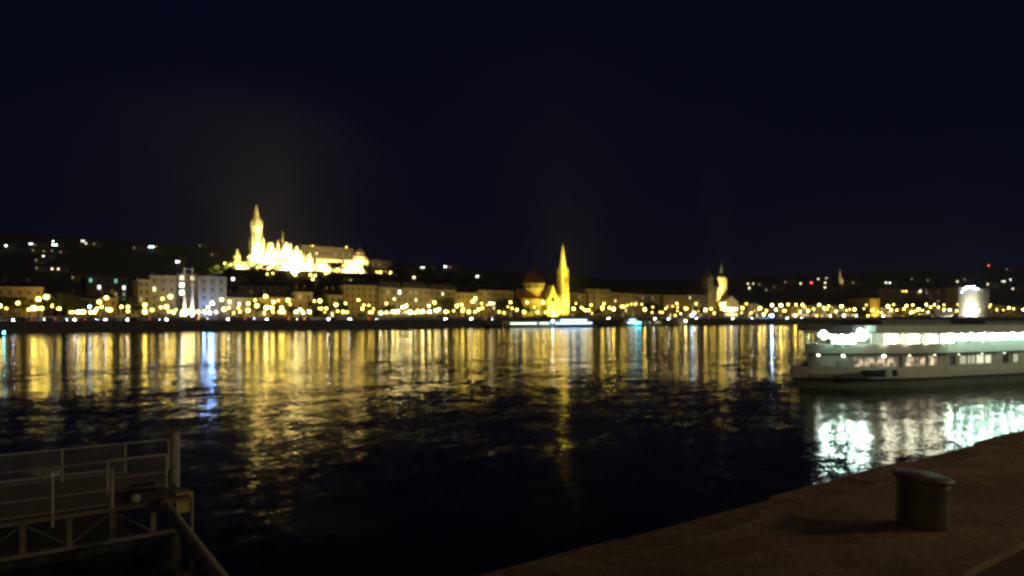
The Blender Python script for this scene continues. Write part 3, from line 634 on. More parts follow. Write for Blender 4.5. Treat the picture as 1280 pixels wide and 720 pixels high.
# ------------------------------------------------------------------ yellow lit church with the tall thin spire
def river_church():
    t = 394.0; s0, d0 = P(703.5, t); g = 5.9; Z = lambda y: zpix(y, d0) - g; u = 1 / (F / d0)
    c = thing('brick_church', 'yellow floodlit church with slender spire and orange tiled polygonal roof', 'church', (s0, t, g))
    BR = mat('church_brick', (.46, .36, .20), .85, var=.25, scale=.8); TIL = mat('glazed_orange_tiles', (.36, .14, .05), .55, var=.35, scale=1.2)
    m = MB(); m.box(-2.75, 2.75, -2.75, 2.75, -1, Z(368)); m.box(-2.95, 2.95, -2.95, 2.95, Z(368), Z(367)); m.box(-2.5, 2.5, -2.5, 2.5, Z(367), Z(346))
    m.lathe([(3.2, Z(346)), (3.2, Z(345)), (3.0, Z(344.9)), (2.9, Z(339))], 8, (0, 0), 0, False, PI / 8)
    for a in (-1, 1):
        for b_ in (-1, 1): m.box(a * 2.6 - .4, a * 2.6 + .4, b_ * 2.6 - .4, b_ * 2.6 + .4, -1, Z(345)); m.lathe([(.5, Z(345)), (.45, Z(342)), (.05, Z(335))], 6, (a * 2.6, b_ * 2.6), 0, False)
    tw = m.build('bell_tower', BR, c)
    m = MB(); m.lathe([(2.9, Z(339)), (1.9, Z(326)), (.95, Z(313)), (.15, Z(305)), (.4, Z(304.6)), (.04, Z(303))], 8, (0, 0), 0, False, PI / 8); m.build('spire', mat('spire_stone', (.50, .42, .25), .8, var=.2, scale=1), tw)
    for x in (-1.1, 1.1):
        m = MB(); m.box(-.5, .5, -.1, .1, 0, 4.2); m.gable(-.5, .5, -.1, .1, 4.2, 5.2, 'y'); m.build('window', GLASS, tw, (x * .9, -2.54, Z(352)))
        m = MB(); m.box(-.45, .45, -.1, .1, 0, 3); m.gable(-.45, .45, -.1, .1, 3, 3.8, 'y'); m.build('window', GLASS, tw, (x * .9, -2.79, Z(385)))
    m = MB(); m.box(-1, 1, -.12, .1, 0, 3.6); m.gable(-1, 1, -.12, .1, 3.6, 5.2, 'y'); m.build('door', mat('door_wood', (.09, .05, .03), .6), tw, (0, -2.81, .9))
    X = lambda px: P(px, t)[0] - s0
    m = MB(); m.box(X(682), X(696), -2, 12, -1, Z(378)); m.gable(X(682), X(696), -2, 12, Z(378), Z(357), 'y')
    for px in (682, 696): m.box(X(px) - .6, X(px) + .6, -2.6, -1.4, -1, Z(376)); m.lathe([(.8, Z(376)), (.05, Z(368))], 6, (X(px), -2), 0, False)
    ga = m.build('gable_front', BR, c)
    m = MB(); m.lathe([(1.9, 0), (1.9, .15)], 16); o = m.build('rose_window', GLASS, ga, (X(689), -2.02, Z(376))); o.rotation_euler = (PI / 2, 0, 0)
    for px in (686, 692): m = MB(); m.box(-.5, .5, -.1, .1, 0, 4); m.gable(-.5, .5, -.1, .1, 4, 5, 'y'); m.build('window', GLASS, ga, (X(px), -2.1, 3))
    m = MB(); m.box(X(654), X(682) - .02, 1, 12, -1, Z(374)); m.build('nave_wall', BR, c)
    m = MB(); m.gable(X(653.5), X(682) - .02, .4, 12.6, Z(374), Z(362), 'x'); m.build('roof', TIL, c)
    for px in (657, 662, 667, 672, 677): m = MB(); m.box(-.55, .55, -.1, .1, 0, 4); m.gable(-.55, .55, -.1, .1, 4, 5, 'y'); m.build('window', GLASS, c, (X(px), .9, 3.2))
    cx = X(674.5); R = (X(686) - X(663.5)) / 2
    m = MB(); m.lathe([(R * .55, Z(374)), (R * .6, Z(366)), (R * .92, Z(361)), (R * .92, Z(356.5)), (R * 1.02, Z(356)), (R * 1.02, Z(355))], 10, (cx, 6.5), 0, False); dr = m.build('polygonal_drum', BR, c)
    for k in range(10):
        a = k * PI / 5 + PI / 10; m = MB(); m.box(-.5, .5, -.05, .08, 0, 1.8)
        m.build('window', LIT_Y if k % 2 else GLASS, dr, (cx + R * .89 * math.sin(a), 6.5 - R * .89 * math.cos(a), Z(360.3)), a)
    m = MB(); m.lathe([(R * 1.05, Z(354.98)), (R * .55, Z(344)), (.3, Z(336)), (.1, Z(333)), (.35, Z(332.6)), (.04, Z(328))], 10, (cx, 6.5), 0, False); m.build('pyramid_roof', TIL, c)
    YF = (1.0, .82, .09); la = 'floodlight at the foot of the yellow lit riverside church'
    for dx, dy, z, tz, pw in [(-1, -9, 1, 16, 2.2e4), (4, -9, 1, 28, 6e4), (-3, -10, 1, 34, 8e4), (X(689), -9, .5, 10, 1.6e4), (X(684), -8, .5, 12, 6e3), (X(668), -8, .5, 10, 2500), (X(658), -8, .5, 8, 1800), (X(674), -12, .5, 30, 2.4e4), (2, -24, 1, 44, 4e5), (-10, -22, 1, 38, 3.2e5), (-10, -18, 1, 52, 4e5), (-11, -3, .2, 20, 2.4e4), (-14, -5, .2, 33, 8e4)]:
        flood(s0 + dx, t + dy, g - .2 + (z if z < 5 else 0), (s0 + (0 if abs(dx) < 5 or dx in (-10, -11, -14) else dx), t, g + tz), pw, YF, la, 16 if pw > 3e5 else 80 if tz > 20 else 130)
river_church()

# ------------------------------------------------------------------ twin towered church
def twin_church():
    t = 412.0; s0, d0 = P(893.5, t); g = 5.9; Z = lambda y: zpix(y, d0) - g; X = lambda px: P(px, t)[0] - s0
    c = thing('baroque_church', 'twin towered baroque church, right tower brightly lit and left one dim', 'church', (s0, t, g))
    for px in (885, 902.3):
        m = MB(); x = X(px); m.box(x - 3.6, x + 3.6, -3, 4.2, -1, Z(349)); m.box(x - 4, x + 4, -3.4, 4.6, Z(349), Z(347.8)); m.box(x - 3.8, x + 3.8, -3.2, 4.4, Z(371), Z(370.2))
        tw = m.build('tower', STONE[5], c)
        m = MB(); m.lathe([(3.9, Z(347.8)), (4.3, Z(346)), (2.6, Z(343.5)), (1.5, Z(342.5)), (1.9, Z(341)), (1.2, Z(339)), (.35, Z(334)), (.1, Z(331)), (.3, Z(330.6)), (.04, Z(327.5))], 10, (x, .6), 0, False); m.build('helm_spire', mat('copper_helm', (.16, .24, .18), .6, var=.2, scale=.6), tw)
        for zz in (355.5, 364, 378):
            m = MB(); m.box(-.8, .8, -.1, .1, 0, 3.6); m.gable(-.8, .8, -.1, .1, 3.6, 4.4, 'y'); m.build('window', GLASS, tw, (x, -3.04, Z(zz)))
    m = MB(); m.box(X(885) + 3.62, X(902.3) - 3.62, -2.5, 30, -1, Z(362)); m.gable(X(885) + 3.62, X(902.3) - 3.62, -2.5, 30, Z(362), Z(356), 'y'); f = m.build('facade', STONE[5], c)
    m = MB(); m.box(-1.2, 1.2, -.1, .1, 0, 3.5); m.build('door', mat('door_wood', (.09, .05, .03), .6), f, (0, -2.54, 1))
    m = MB(); m.box(-1, 1, -.1, .1, 0, 4.5); m.gable(-1, 1, -.1, .1, 4.5, 5.5, 'y'); m.build('window', GLASS, f, (0, -2.54, Z(375)))
    la = 'floodlight below the right tower of the twin towered church'
    for dx, tz, pw, dy, an in [(1.5, 25, 1.2e5, -13, 16), (-1, 32, 1.2e5, -14, 14), (0, 46, 1e5, -15, 16), (3, 18, 1.2e5, -12, 18), (-1, 24, 7e4, -13, 24)]: flood(s0 + X(902.3) - 21 + 2 * dx, t + dy - 4, g - .2, (s0 + X(902.3) - 2, t - 1, g + tz), pw * 5, (1, .78, .22), la, an)
    flood(s0 + X(884), t - 14, g - .2, (s0 + X(885), t - 3, g + 26), 5000, (1, .8, .4), 'weak floodlight below dim left tower of twin towered church', 40)
    # pedimented bright building right of it
    s1, d1 = P(914, 402); W = P(922.5, 402)[0] - P(905.5, 402)[0]
    b = thing('pedimented_building', 'bright building with white outlined pediment right of the twin towers', 'building', (s1, 402, g)); Zb = lambda y: zpix(y, d1) - g
    m = MB(); m.box(-W / 2, W / 2, 0, 14, -1, Zb(378.5)); m.build('wall', STONE[5], b)
    m = MB(); m.gable(-W / 2 - .5, W / 2 + .5, -.5, 14, Zb(378.4), Zb(369.5), 'y'); m.build('roof', TRIM, b)
    for j in range(2):
        for i in range(5): link('window', win_mesh(1.5, 2.4, 'h' if j else 'y'), b, (-W / 2 + (i + .5) * W / 5, -.004, 1.4 + j * 5.2))
    for i in (-4, 0, 4): flood(s1 + i, 394, g - .1, (s1 + i, 402, g + 9), 3500, (1, .78, .28), 'floodlight before the bright pedimented building', 130)
twin_church()

# small yellow tower house and tall tower on the hill
def yellow_tower():
    t = 404.0; s0, d0 = P(1093.5, t); g = 5.9; Z = lambda y: zpix(y, d0) - g; W = P(1100, t)[0] - P(1087, t)[0]
    b = thing('tower_house', 'small yellow lit square tower with pyramid roof above the ship', 'tower', (s0, t, g))
    m = MB(); m.box(-W / 2, W / 2, 0, W, -1, Z(374)); m.box(-W / 2 - .4, W / 2 + .4, -.4, W + .4, Z(374), Z(373.3)); m.build('wall', STONE[1], b)
    m = MB(); m.add([(-W / 2 - .4, -.4, Z(373.3)), (W / 2 + .4, -.4, Z(373.3)), (W / 2 + .4, W + .4, Z(373.3)), (-W / 2 - .4, W + .4, Z(373.3)), (0, W / 2, Z(364.5))], [(0, 1, 4), (1, 2, 4), (2, 3, 4), (3, 0, 4), (0, 3, 2, 1)]); m.build('roof', ROOFR, b)
    for j in range(3):
        for i in range(3): link('window', win_mesh(1.4, 2, 'y' if j == 0 else None), b, (-W / 2 + (i + .5) * W / 3, -.004, 1.4 + j * 5))
    for i in (-4, 4): flood(s0 + i, t - 8, g - .1, (s0, t, g + 9), 9000, YEL, 'floodlight before the small yellow tower', 120)
yellow_tower()
def hill_tower():
    s0, t, d = hill_point(1050, 361); g = H(s0, t) - 2; Z = lambda y: zpix(y, d) - g; u = d / F
    b = thing('hill_tower', 'tall dim stepped tower standing alone on the far hill', 'tower', (s0, t, g))
    m = MB(); m.lathe([(1.9 * u * .9, -2), (1.7 * u, Z(341)), (2.1 * u, Z(340.6)), (2.1 * u, Z(339.6)), (1.1 * u, Z(339.3)), (.9 * u, Z(336.5)), (.1, Z(334.5))], 8, (-1.2 * u, 0), 0, False, PI / 8); m.build('tower_shaft', STONE[5], b)
    m = MB(); m.box(-.2 * u, 3.6 * u, -2.2 * u, 2.2 * u, -2, Z(349)); m.gable(-.2 * u, 3.6 * u, -2.2 * u, 2.2 * u, Z(349), Z(346.5), 'x'); m.build('wall', STONE[5], b)
    for j in range(3): m = MB(); m.box(-.9, .9, -.1, .1, 0, 3); m.build('window', GLASS, b, (-1.2 * u, -1.72 * u, Z(356 - 5 * j)))
    flood(s0 - 2, t - 26, H(s0, t - 26), (s0, t, g + 30), 7e4, (1, .8, .4), 'weak floodlight below the dim hill tower', 60)
hill_tower()

# glaring white building: floods and blue roof lamp
s0, d0 = P(1214, 404)
for dx, pw in [(-12, 8e4), (0, 1.6e5), (8, 1e5)]: flood(s0 + dx, 388, 5.9, (s0 + dx * 1.6, 404, 15), pw * .8, (.9, .96, 1.0), 'floodlight before the glaring white high building', 125)
for px, y, k in [(1205, 361, 'B'), (1209, 359, 'B'), (1213, 358.5, 'B'), (1217, 359, 'B'), (1221, 361, 'B'), (1202, 365, 'b'), (1150, 364, 'w'), (1132, 364, 'y'), (1128, 364, 'd')]:
    s, d = P(px, 403.4 if px > 1190 else 479.5); tt = 403.4 if px > 1190 else 479.5; z = zpix(y, d)
    o = thing('facade_lamp', '%s lamp on roof edge of %s' % (KN[k], 'glaring white high building' if px > 1190 else 'the big dim slab block'), 'lamp', (s, tt, z - .6), 0, 'lamps on roof edges')
    m = MB(); m.box(-.15, .15, -.3, .6, 0, .2); m.build('bracket', IRON, o); link('lamp_globe', GLOBE[k], o, (0, -.5, .5))

# ------------------------------------------------------------------ twin pylons monument
def pylons():
    t = 386.0; s0, d0 = P(235.5, t); g = 5.7; Z = lambda y: zpix(y, d0) - g; X = lambda px: P(px, t)[0] - s0
    WP = mat('white_painted_steel', (.75, .75, .72), .4)
    b = thing('twin_pylons', 'two slender tapering white pylons joined at the top, lit from below', 'monument', (s0, t, g))
    for px in (230.5, 240.5):
        m = MB(); x = X(px); m.lathe([(1.3, -.1), (.8, Z(385)), (.42, Z(370)), (.27, Z(350)), (.22, Z(335.5)), (.32, Z(335.2)), (.32, Z(334.2))], 12, (x, 0)); m.build('pylon', WP, b)
    m = MB(); m.box(X(230.5), X(240.5), -.12, .12, Z(337), Z(336)); 
    for y in (350, 362, 374): m.box(X(230.5), X(240.5), -.06, .06, Z(y), Z(y) + .15)
    m.build('crossbar', WP, b)
    m = MB(); m.lathe([(6, -.2), (6, .25), (5.2, .3), (5.2, .6)], 20); m.build('base', TRIM, b)
    for dx in (-4.2, -1.6, 1.6, 4.2): flood(s0 + dx, t - 2.6, g + .1, (s0 + (X(230.5) if dx < 0 else X(240.5)), t, g + 9), 3500, (1, .93, .85), 'ground floodlight at the base of the twin white pylons', 120)
    for px, y, k in [(229, 389, 'W'), (234, 390, 'W'), (238, 388, 'W'), (242, 390, 'w')]:
        s, d = P(px, 383); o = thing('ground_lamp', 'glaring white ground lamp before the twin pylons', 'lamp', (s, 383, 5.6), 0, 'lamps around the pylons')
        m = MB(); m.tube((0, 0, 0), (0, 0, max(.6, zpix(y, d) - 6)), .08, .06, 6); m.build('pole', IRON, o); link('lamp_globe', GLOBE[k], o, (0, 0, max(.6, zpix(y, d) - 6) + .3))
pylons()

# ------------------------------------------------------------------ marquees and kiosks
TENT = mat('tent_fabric', (.7, .7, .68), .8)
def marquee(px0, px1, t, label, bays, name='marquee'):
    s0, d0 = P(px0, t); s1, d1 = P(px1, t); W = s1 - s0; g = H(s0, t) if t > 376 else 4.6
    b = thing(name, label, 'marquee', ((s0 + s1) / 2, t, g)); wd = W / bays
    for i in range(bays):
        x = -W / 2 + i * wd; m = MB()
        m.add([(x + .05, 0, 3), (x + wd - .05, 0, 3), (x + wd - .05, 5, 3), (x + .05, 5, 3), (x + wd / 2, 2.5, 5)], [(0, 1, 4), (1, 2, 4), (2, 3, 4), (3, 0, 4)])
        m.box(x + .05, x + wd - .05, -.03, .02, 2.5, 3); m.build('canopy', TENT, b)
    m = MB()
    for i in range(bays + 1):
        for y in (.1, 4.9): m.tube((-W / 2 + i * wd, y, 0), (-W / 2 + i * wd, y, 3), .06, .06, 6)
    m.build('frame', IRON, b)
    m = MB(); m.box(-W / 2 + .3, W / 2 - .3, 4.7, 4.8, 0, 2.8); m.build('back_wall', TENT, b)
marquee(475, 494, 384, 'row of white market marquees, left part beside strong white lamps', 5)
marquee(496, 518, 384, 'white market marquees at the brightest white lamp', 5)
marquee(521, 552, 384, 'white market marquees, long right row', 7)
marquee(249, 274, 384, 'blue lit white marquee right of the twin pylons', 5)
marquee(370, 389, 384, 'glaring marquee below the hilltop church stairs', 4)
marquee(1151, 1168, 384, 'white lit kiosk tent above the ship', 3)

# ------------------------------------------------------------------ cars on the far quay road
def make_car(c, k):
    o = link('parked_car', None)
    paint = mat('car_paint_%d' % k, c, .35, var=.02, scale=1); TY = mat('tyre_rubber', (.02, .02, .02), .9); RM = mat('wheel_rim', (.4, .4, .42), .3, 1)
    m = MB(); L, Wd = 2.15, .86
    prof = [(-L, .35), (-L, .78), (-L * .93, .95), (-1.2, 1.0), (1.05, .93), (1.95, .78), (L, .6), (L, .35)]
    vs_ = [(x, y, z) for y in (-Wd, Wd) for x, z in prof]; n = len(prof)
    m.add(vs_, [tuple(range(n)), tuple(range(2 * n - 1, n - 1, -1))] + [(i, n + i, n + (i + 1) % n, (i + 1) % n) for i in range(n)]); m.build('body', paint, o)
    m = MB(); m.frustum(-1.7, 1.1, -.74, .74, 1.0, 1.45, .22); m.build('cabin', GLASS, o)
    m = MB(); m.box(-1.3, .7, -.5, .5, 1.452, 1.48); m.build('roof', paint, o)
    for x in (-1.3, 1.35):
        for y in (-.86, .86):
            m = MB(); m.tube((x, y - .09, .32), (x, y + .09, .32), .32, .32, 12); wl = m.build('wheel', TY, o)
            m = MB(); yy = y + (.1 if y > 0 else -.1); m.tube((x, yy - .01, .32), (x, yy + .01, .32), .18, .18, 10); m.build('rim', RM, wl)
    for y in (-.6, .6):
        m = MB(); m.box(L - .02, L + .04, y - .16, y + .16, .58, .74); m.build('headlight', glow('headlight_lens', (.85, .93, 1), 160), o)
        m = MB(); m.box(-L - .03, -L + .02, y - .14, y + .14, .68, .84); m.build('tail_light', glow('tail_lens', (1, .03, .02), 10), o)
    return snapshot(o)
CARS = [make_car(c, i) for i, c in enumerate([(.03, .03, .035), (.5, .5, .5), (.25, .03, .03), (.06, .09, .2)])]
CN = ['black', 'silver', 'dark red', 'dark blue']; used = set()
for px, ln, di, k in [(5, 0, 1, 1), (24, 0, 1, 0), (38, 1, -1, 3), (47, 0, -1, 1), (60, 1, 1, 0), (76, 0, -1, 2), (100, 1, 1, 3), (113, 0, -1, 0), (138, 0, 1, 1), (165, 1, 1, 0), (193, 0, -1, 3), (214, 0, 1, 1), (253, 1, -1, 0), (290, 0, 1, 1), (312, 1, -1, 0),
                      (338, 0, 1, 1), (366, 0, -1, 2), (385, 1, -1, 2), (415, 0, 1, 0), (441, 1, 1, 1), (466, 0, -1, 3), (560, 0, 1, 1), (592, 0, 1, 1), (611, 0, -1, 2), (617, 1, 1, 1), (762, 0, 1, 1), (820, 0, 1, 0), (837, 1, 1, 1), (872, 0, 1, 1), (889, 0, -1, 0), (917, 0, 1, 1), (941, 1, 1, 3), (985, 0, 1, 1), (1003, 1, 1, 0)]:
    t = 368.5 + 3.8 * ln; s, d = P(px, t)
    if k in used: o = copy_tree(CARS[k])
    else: o = CARS[k]; used.add(k)
    # di = 1: headlights turned towards the viewer's side of the road
    o.location = (s, t, 4.612); o.rotation_euler = (0, 0, PI + .25 if di == 1 else .05)
    where = 'on far quay at far left' if px < 90 else 'on quay left of twin pylons' if px < 225 else 'on quay below the hilltop church' if px < 400 else 'on quay near white marquees' if px < 600 else 'on quay behind moored boats' if px < 780 else 'on quay before twin towered church' if px < 930 else 'on quay left of big ship'
    tag(o, '%s car %s %s' % (CN[k], 'with white headlights' if di == 1 else 'with red tail lights', where), 'car', 'cars on the far quay road')

# ------------------------------------------------------------------ houses with lit windows scattered over the hills
def house_mesh(seed):
    q = random.Random(seed); Wd = q.uniform(5, 8); D = 8; hh = q.uniform(5.5, 8); r = MB(); m = MB()
    m.box(-Wd, Wd, 0, D * 1.4, -4, hh); r.gable(-Wd - .4, Wd + .4, -.5, D * 1.4 + .5, hh + .01, hh + 3.2, 'x')
    return m.mesh('wall', STONE[seed % 6]), r.mesh('roof', ROOFR), Wd, hh
HM = [house_mesh(i) for i in range(6)]
hot = {'y': glow('house_window_warm', (1, .85, .5), 4), 'w': glow('house_window_white', (.95, 1, .92), 5), 'W': glow('house_window_glare', (.85, 1, .95), 15), 'b': glow('house_window_blue', (.55, .8, 1), 12), 'd': glow('house_window_dim', (1, .75, .4), .5), 'r': glow('house_lamp_red', (1, .1, .1), 8)}
HW = {}
for k in hot:
    m = MB(); m.box(-1.0, 1.0, -.06, .04, 0, 1.8, 0); m.box(-1.15, 1.15, -.1, -.061, -.15, -.01, 1); m.box(-1.15, 1.15, -.1, -.061, 1.81, 1.95, 1); HW[k] = m.mesh('window', [hot[k], TRIM])
m = MB(); m.box(-1.0, 1.0, -.06, .04, 0, 1.8); HW['n'] = m.mesh('window', [GLASS])
HOUSES = """13,310,Y 41,308,ww 49,309,d 45,316,d 59,316,d 59.5,325,w 51,330,d 70,305,W 72,310,WW 69,316,d 80,317,d 51,339,d 71,340,y 77,341,y 97,348,d 106,304,yw 111,306,y 122,308,d 97,351,d 190,312,bbW 199,312,y 225,331,Ww 228,326,y 172,313,d 254,310,d 268,321,d
515,338,dd 521,337,y 526,337,Ww 531,337,ww 538,336,d 559,336,Wy 567,337,d 600,348,W 523,351,y 504,338,d 940,358,y 945,358,y 942,364,y 953,358,d 962,364,d 972,362,d 986,356,d 993,354,d 1006,358,y 1012,354,yw 1018,355,r 1027,352,y 1034,351,ww 1035,357,y 1036,363,y
1072,353,yw 1070,355,d 1112,356,w 1117,357,w 1137,350,y 1144,352,d 1163,353,d 1200,354,y 1210,352,d 1239,358,y 1247,360,y 1257,355,yw 1262,339,d 1266,351,w 1270,364,y 1277,362,w 1238,330,r 1165,369,y 1180,371,d 1100,365,yy 1188,366,w 1232,368,d 298,356,w  447,359,d  880,361,d"""
for i, tok in enumerate(HOUSES.split()):
    px, y, kk = tok.split(','); px = float(px); y = float(y); s, t, d = hill_point(px, y + 1.5)
    h_ = HM[i % 6]; g = H(s, t); sc_ = 1.0 if d < 900 else 1.25
    nm = 'near the left frame edge' if px < 60 else 'on the dark hill at left' if px < 160 else 'on the hill above the twin pylons' if px < 275 else 'on the slope below the bastion' if px < 465 else 'on the ridge right of the bastion' if px < 580 else 'on ridge behind yellow spire' if px < 760 else 'on hill beside twin towered church' if px < 970 else 'on hill by dim stepped tower' if px < 1090 else 'on the dark hill behind the ship'
    ad = {'W': 'glaring white windows', 'b': 'bluish white windows', 'w': 'white lit windows', 'y': 'warm lit windows', 'Y': 'glowing yellow window', 'd': 'dimly lit window', 'r': 'a red light'}[kk[0]]
    o = thing('hillside_house', 'house with %s %s' % (ad, nm), 'house', (s, t, g), rnd.uniform(-.2, .2) - (.35 if px < 600 else .7), 'houses on the hills')
    o.scale = (sc_, sc_, sc_); link('wall', h_[0], o); link('roof', h_[1], o)
    for j in range(4):
        x = -h_[2] + (j + .5) * h_[2] / 2; k = kk[j] if j < len(kk) else 'n'
        link('window', HW['W' if k == 'Y' else k], o, (x, -.045, h_[3] - 3.2 if j < 2 else h_[3] - 3.0))

# ------------------------------------------------------------------ boats
WH = mat('ship_white_paint', (.72, .74, .62), .45, var=.12, scale=.9); DK = mat('ship_dark_paint', (.025, .03, .035), .5, var=.3, scale=1); DECK = mat('deck_boards', (.18, .14, .10), .8, var=.3, scale=3)
def hull_mesh(L, Bm, zs, bowl, sternl, top, pw=.7):
    """closed hull lofted from stations; zs = [(z, width factor, bow set-back)]"""
    m = MB(); N = 40; rows = []
    for z, wf, sb in zs:
        port, star = [], []
        for i in range(N + 1):
            q = i / N; x = sb + (L - sb - (0.0)) * q; dx = x - sb
            f = 1.0
            if dx < bowl: f = (1 - (1 - dx / bowl) ** 2) ** pw
            e = L - x
            if e < sternl: f = min(f, .62 + .38 * (1 - (1 - e / sternl) ** 2) ** .5)
            hb = Bm / 2 * wf * f
            port.append((x, -hb, z)); star.append((x, hb, z))
        rows.append((port, star))
    n = N + 1
    for (p0, s0_), (p1, s1_) in zip(rows, rows[1:]):
        m.add(p0 + p1, [(i, i + 1, n + i + 1, n + i) for i in range(N)], 0, True)
        m.add(s0_ + s1_, [(i + 1, i, n + i, n + i + 1) for i in range(N)], 0, True)
        m.add([p0[-1], s0_[-1], s1_[-1], p1[-1]], [(0, 1, 2, 3)])
    p1, s1_ = rows[-1]; m.add(p1 + s1_, [(i, i + 1, n + i + 1, n + i) for i in range(N)], 0)
    p0, s0_ = rows[0]; m.add(p0 + s0_, [(i + 1, i, n + i, n + i + 1) for i in range(N)], 0)
    return m
def rail(m, pts, z0, h, step=1.6, r=.025, mid=1):
    for (ax, ay), (bx, by) in zip(pts, pts[1:]):
        L = math.hypot(bx - ax, by - ay); k = max(1, int(L / step))
        for i in range(k + 1): x = ax + (bx - ax) * i / k; y = ay + (by - ay) * i / k; m.tube((x, y, z0), (x, y, z0 + h), r, r, 5)
        for j in range(mid + 1): zz = z0 + h * (j + 1) / (mid + 1); m.tube((ax, ay, zz), (bx, by, zz), r, r, 5)
def ship():
    RZ = math.atan2(-.2414, .9705)
    b = thing('passenger_ship', 'big white two deck river passenger ship with glaring greenish lit upper deck', 'ship', (61.35, 37.15, 0), RZ)
    L, Bm = 52, 10
    BOW = 12.0
    def sx(px, y=4.9):        # ship station seen in photo column px on the side face at half-beam y
        r = (px - 640) / F; return (25.35 + .407 * y - r * (67.1 - .914 * y)) / (.407 * r - .914)
    def hb(x, x0=.2):
        dx = x - x0; f = (1 - (1 - min(1, max(0, dx) / BOW)) ** 2) ** .8; e = L - x
        if e < 8: f = min(f, .62 + .38 * math.sqrt(max(0, 1 - (1 - e / 8) ** 2)))
        return Bm / 2 * f
    UX = 1.9
    def hu(x): return hb(x, UX)
    def sxu(px, off=-.16):
        y = 4.0
        for _ in range(25): y = .5 * y + .5 * (hu(sx(px, y)) + off)
        return sx(px, y)
    def plan(m, xa, xb, z0, z1, inset=.1, mi=0, x0=.2):
        N = 28; xs = [xa + (xb - xa) * (i / N) ** 1.6 for i in range(N + 1)]
        pts = [(x, -max(.3, hb(x, x0) - inset)) for x in xs] + [(x, max(.3, hb(x, x0) - inset)) for x in reversed(xs)]
        n = len(pts); m.add([(x, y, z0) for x, y in pts] + [(x, y, z1) for x, y in pts], [tuple(range(n)), tuple(range(2 * n - 1, n - 1, -1))] + [(i, n + i, n + (i + 1) % n, (i + 1) % n) for i in range(n)], mi)
        return m
    def shell(m, xa, xb, z0, z1, inset, th=.07, x0=.2):
        N = 44; xs = [xa + (xb - xa) * (i / N) ** 1.6 for i in range(N + 1)]
        for sg in (-1, 1):
            vs_ = []
            for x in xs:
                h_ = max(.05, hb(x, x0) - inset)
                vs_ += [(x, sg * h_, z0), (x, sg * h_, z1), (x, sg * max(.0, h_ - th), z1), (x, sg * max(.0, h_ - th), z0)]
            m.add(vs_, [(4 * i + a, 4 * (i + 1) + a, 4 * (i + 1) + (a + 1) % 4, 4 * i + (a + 1) % 4) for i in range(N) for a in range(4)])
        return m
    hull_mesh(L, Bm, [(-.8, .80, 2.2), (.0, .93, 1.1), (.72, .98, .5)], 12.5, 8, 0, .8).build('hull', mat('ship_lower_hull', (.22, .27, .20), .5, var=.2, scale=.8), b)
    hull_mesh(L, Bm, [(.721, 1.02, .4), (.92, 1.02, .3)], 12, 8, 0, .8).build('rubbing_strake', DK, b)
    hull_mesh(L, Bm, [(.921, .985, .4), (1.35, .995, .2), (1.36, .995, .2)], 12, 8, 0, .8).build('deck_hull', WH, b)
    shell(MB(), .25, L, 1.361, 1.95, .03, .08).build('bulwark', WH, b)
    cab = plan(MB(), 4.6, 47, 1.37, 2.98, .9).build('lower_cabin', WH, b)
    def hc(x): return hb(x) - .9
    def sxc(px):
        y = 4.0
        for _ in range(30): y = .5 * y + .5 * hc(sx(px, y))
        return sx(px, y)
    def panel(m, xa, xb, z0, z1, o0, o1, mi=0):
        ya, yb = hc(xa), hc(xb)
        m.add([(xa, -ya - o0, z0), (xb, -yb - o0, z0), (xb, -yb - o1, z0), (xa, -ya - o1, z0), (xa, -ya - o0, z1), (xb, -yb - o0, z1), (xb, -yb - o1, z1), (xa, -ya - o1, z1)],
              [(0, 3, 2, 1), (4, 5, 6, 7), (0, 1, 5, 4), (1, 2, 6, 5), (2, 3, 7, 6), (3, 0, 4, 7)], mi)
    ux = UX
    plan(MB(), ux, 49, 2.985, 3.13, .0, 0, UX).build('upper_deck', DK, b)
    shell(MB(), ux + .1, 48.6, 3.131, 4.02, .14, .07, UX).build('upper_bulwark', WH, b)
    xr = sx(1100, 4.9) - .6
    plan(MB(), UX + .3, 49, 4.98, 5.12, -.1, 0, UX).build('roof', WH, b)
    m = MB(); m.box(xr + .3, 47.8, -4.6, 4.6, 5.12, 5.72); rb = m.build('roof_coaming', WH, b)
    for x in [2.6, 3.8, 5.2, 6.6] + [sxu(1098) - .15 + 2.14 * i for i in range(1, 20)]:
        for sg in (-1, 1):
            y = sg * (hu(x) - .24)
            m = MB(); m.box(x - .06, x + .06, y - .06, y + .06, 4.02, 4.98); m.build('deck_post', WH, b)
    m = MB(); m.box(8.5, 40, -3.3, 3.3, 3.14, 4.97); m.build('saloon_wall', WH, b)
    def noisy_pane(name, c, lo, hi, s0, s1, sc_):
        M = mat(name, (.5, .5, .5), .3, emit=c, es=1); n = M.node_tree; tc = n.nodes.new('ShaderNodeTexCoord'); no = n.nodes.new('ShaderNodeTexNoise'); no.inputs['Scale'].default_value = sc_; no.inputs['Detail'].default_value = 3
        mr = n.nodes.new('ShaderNodeMapRange'); mr.inputs[1].default_value = lo; mr.inputs[2].default_value = hi; mr.inputs[3].default_value = s0; mr.inputs[4].default_value = s1
        n.links.new(tc.outputs['Object'], no.inputs['Vector']); n.links.new(no.outputs['Fac'], mr.inputs[0]); n.links.new(mr.outputs[0], n.nodes['Principled BSDF'].inputs['Emission Strength']); return M
    PAN = noisy_pane('saloon_pane', (1.0, .97, .70), .38, .62, .5, 11, 2.2)
    PAN2 = noisy_pane('aft_deck_pane', (.6, 1, .8), .35, .65, .6, 3.2, 1.6)
    xw = sxu(1098)
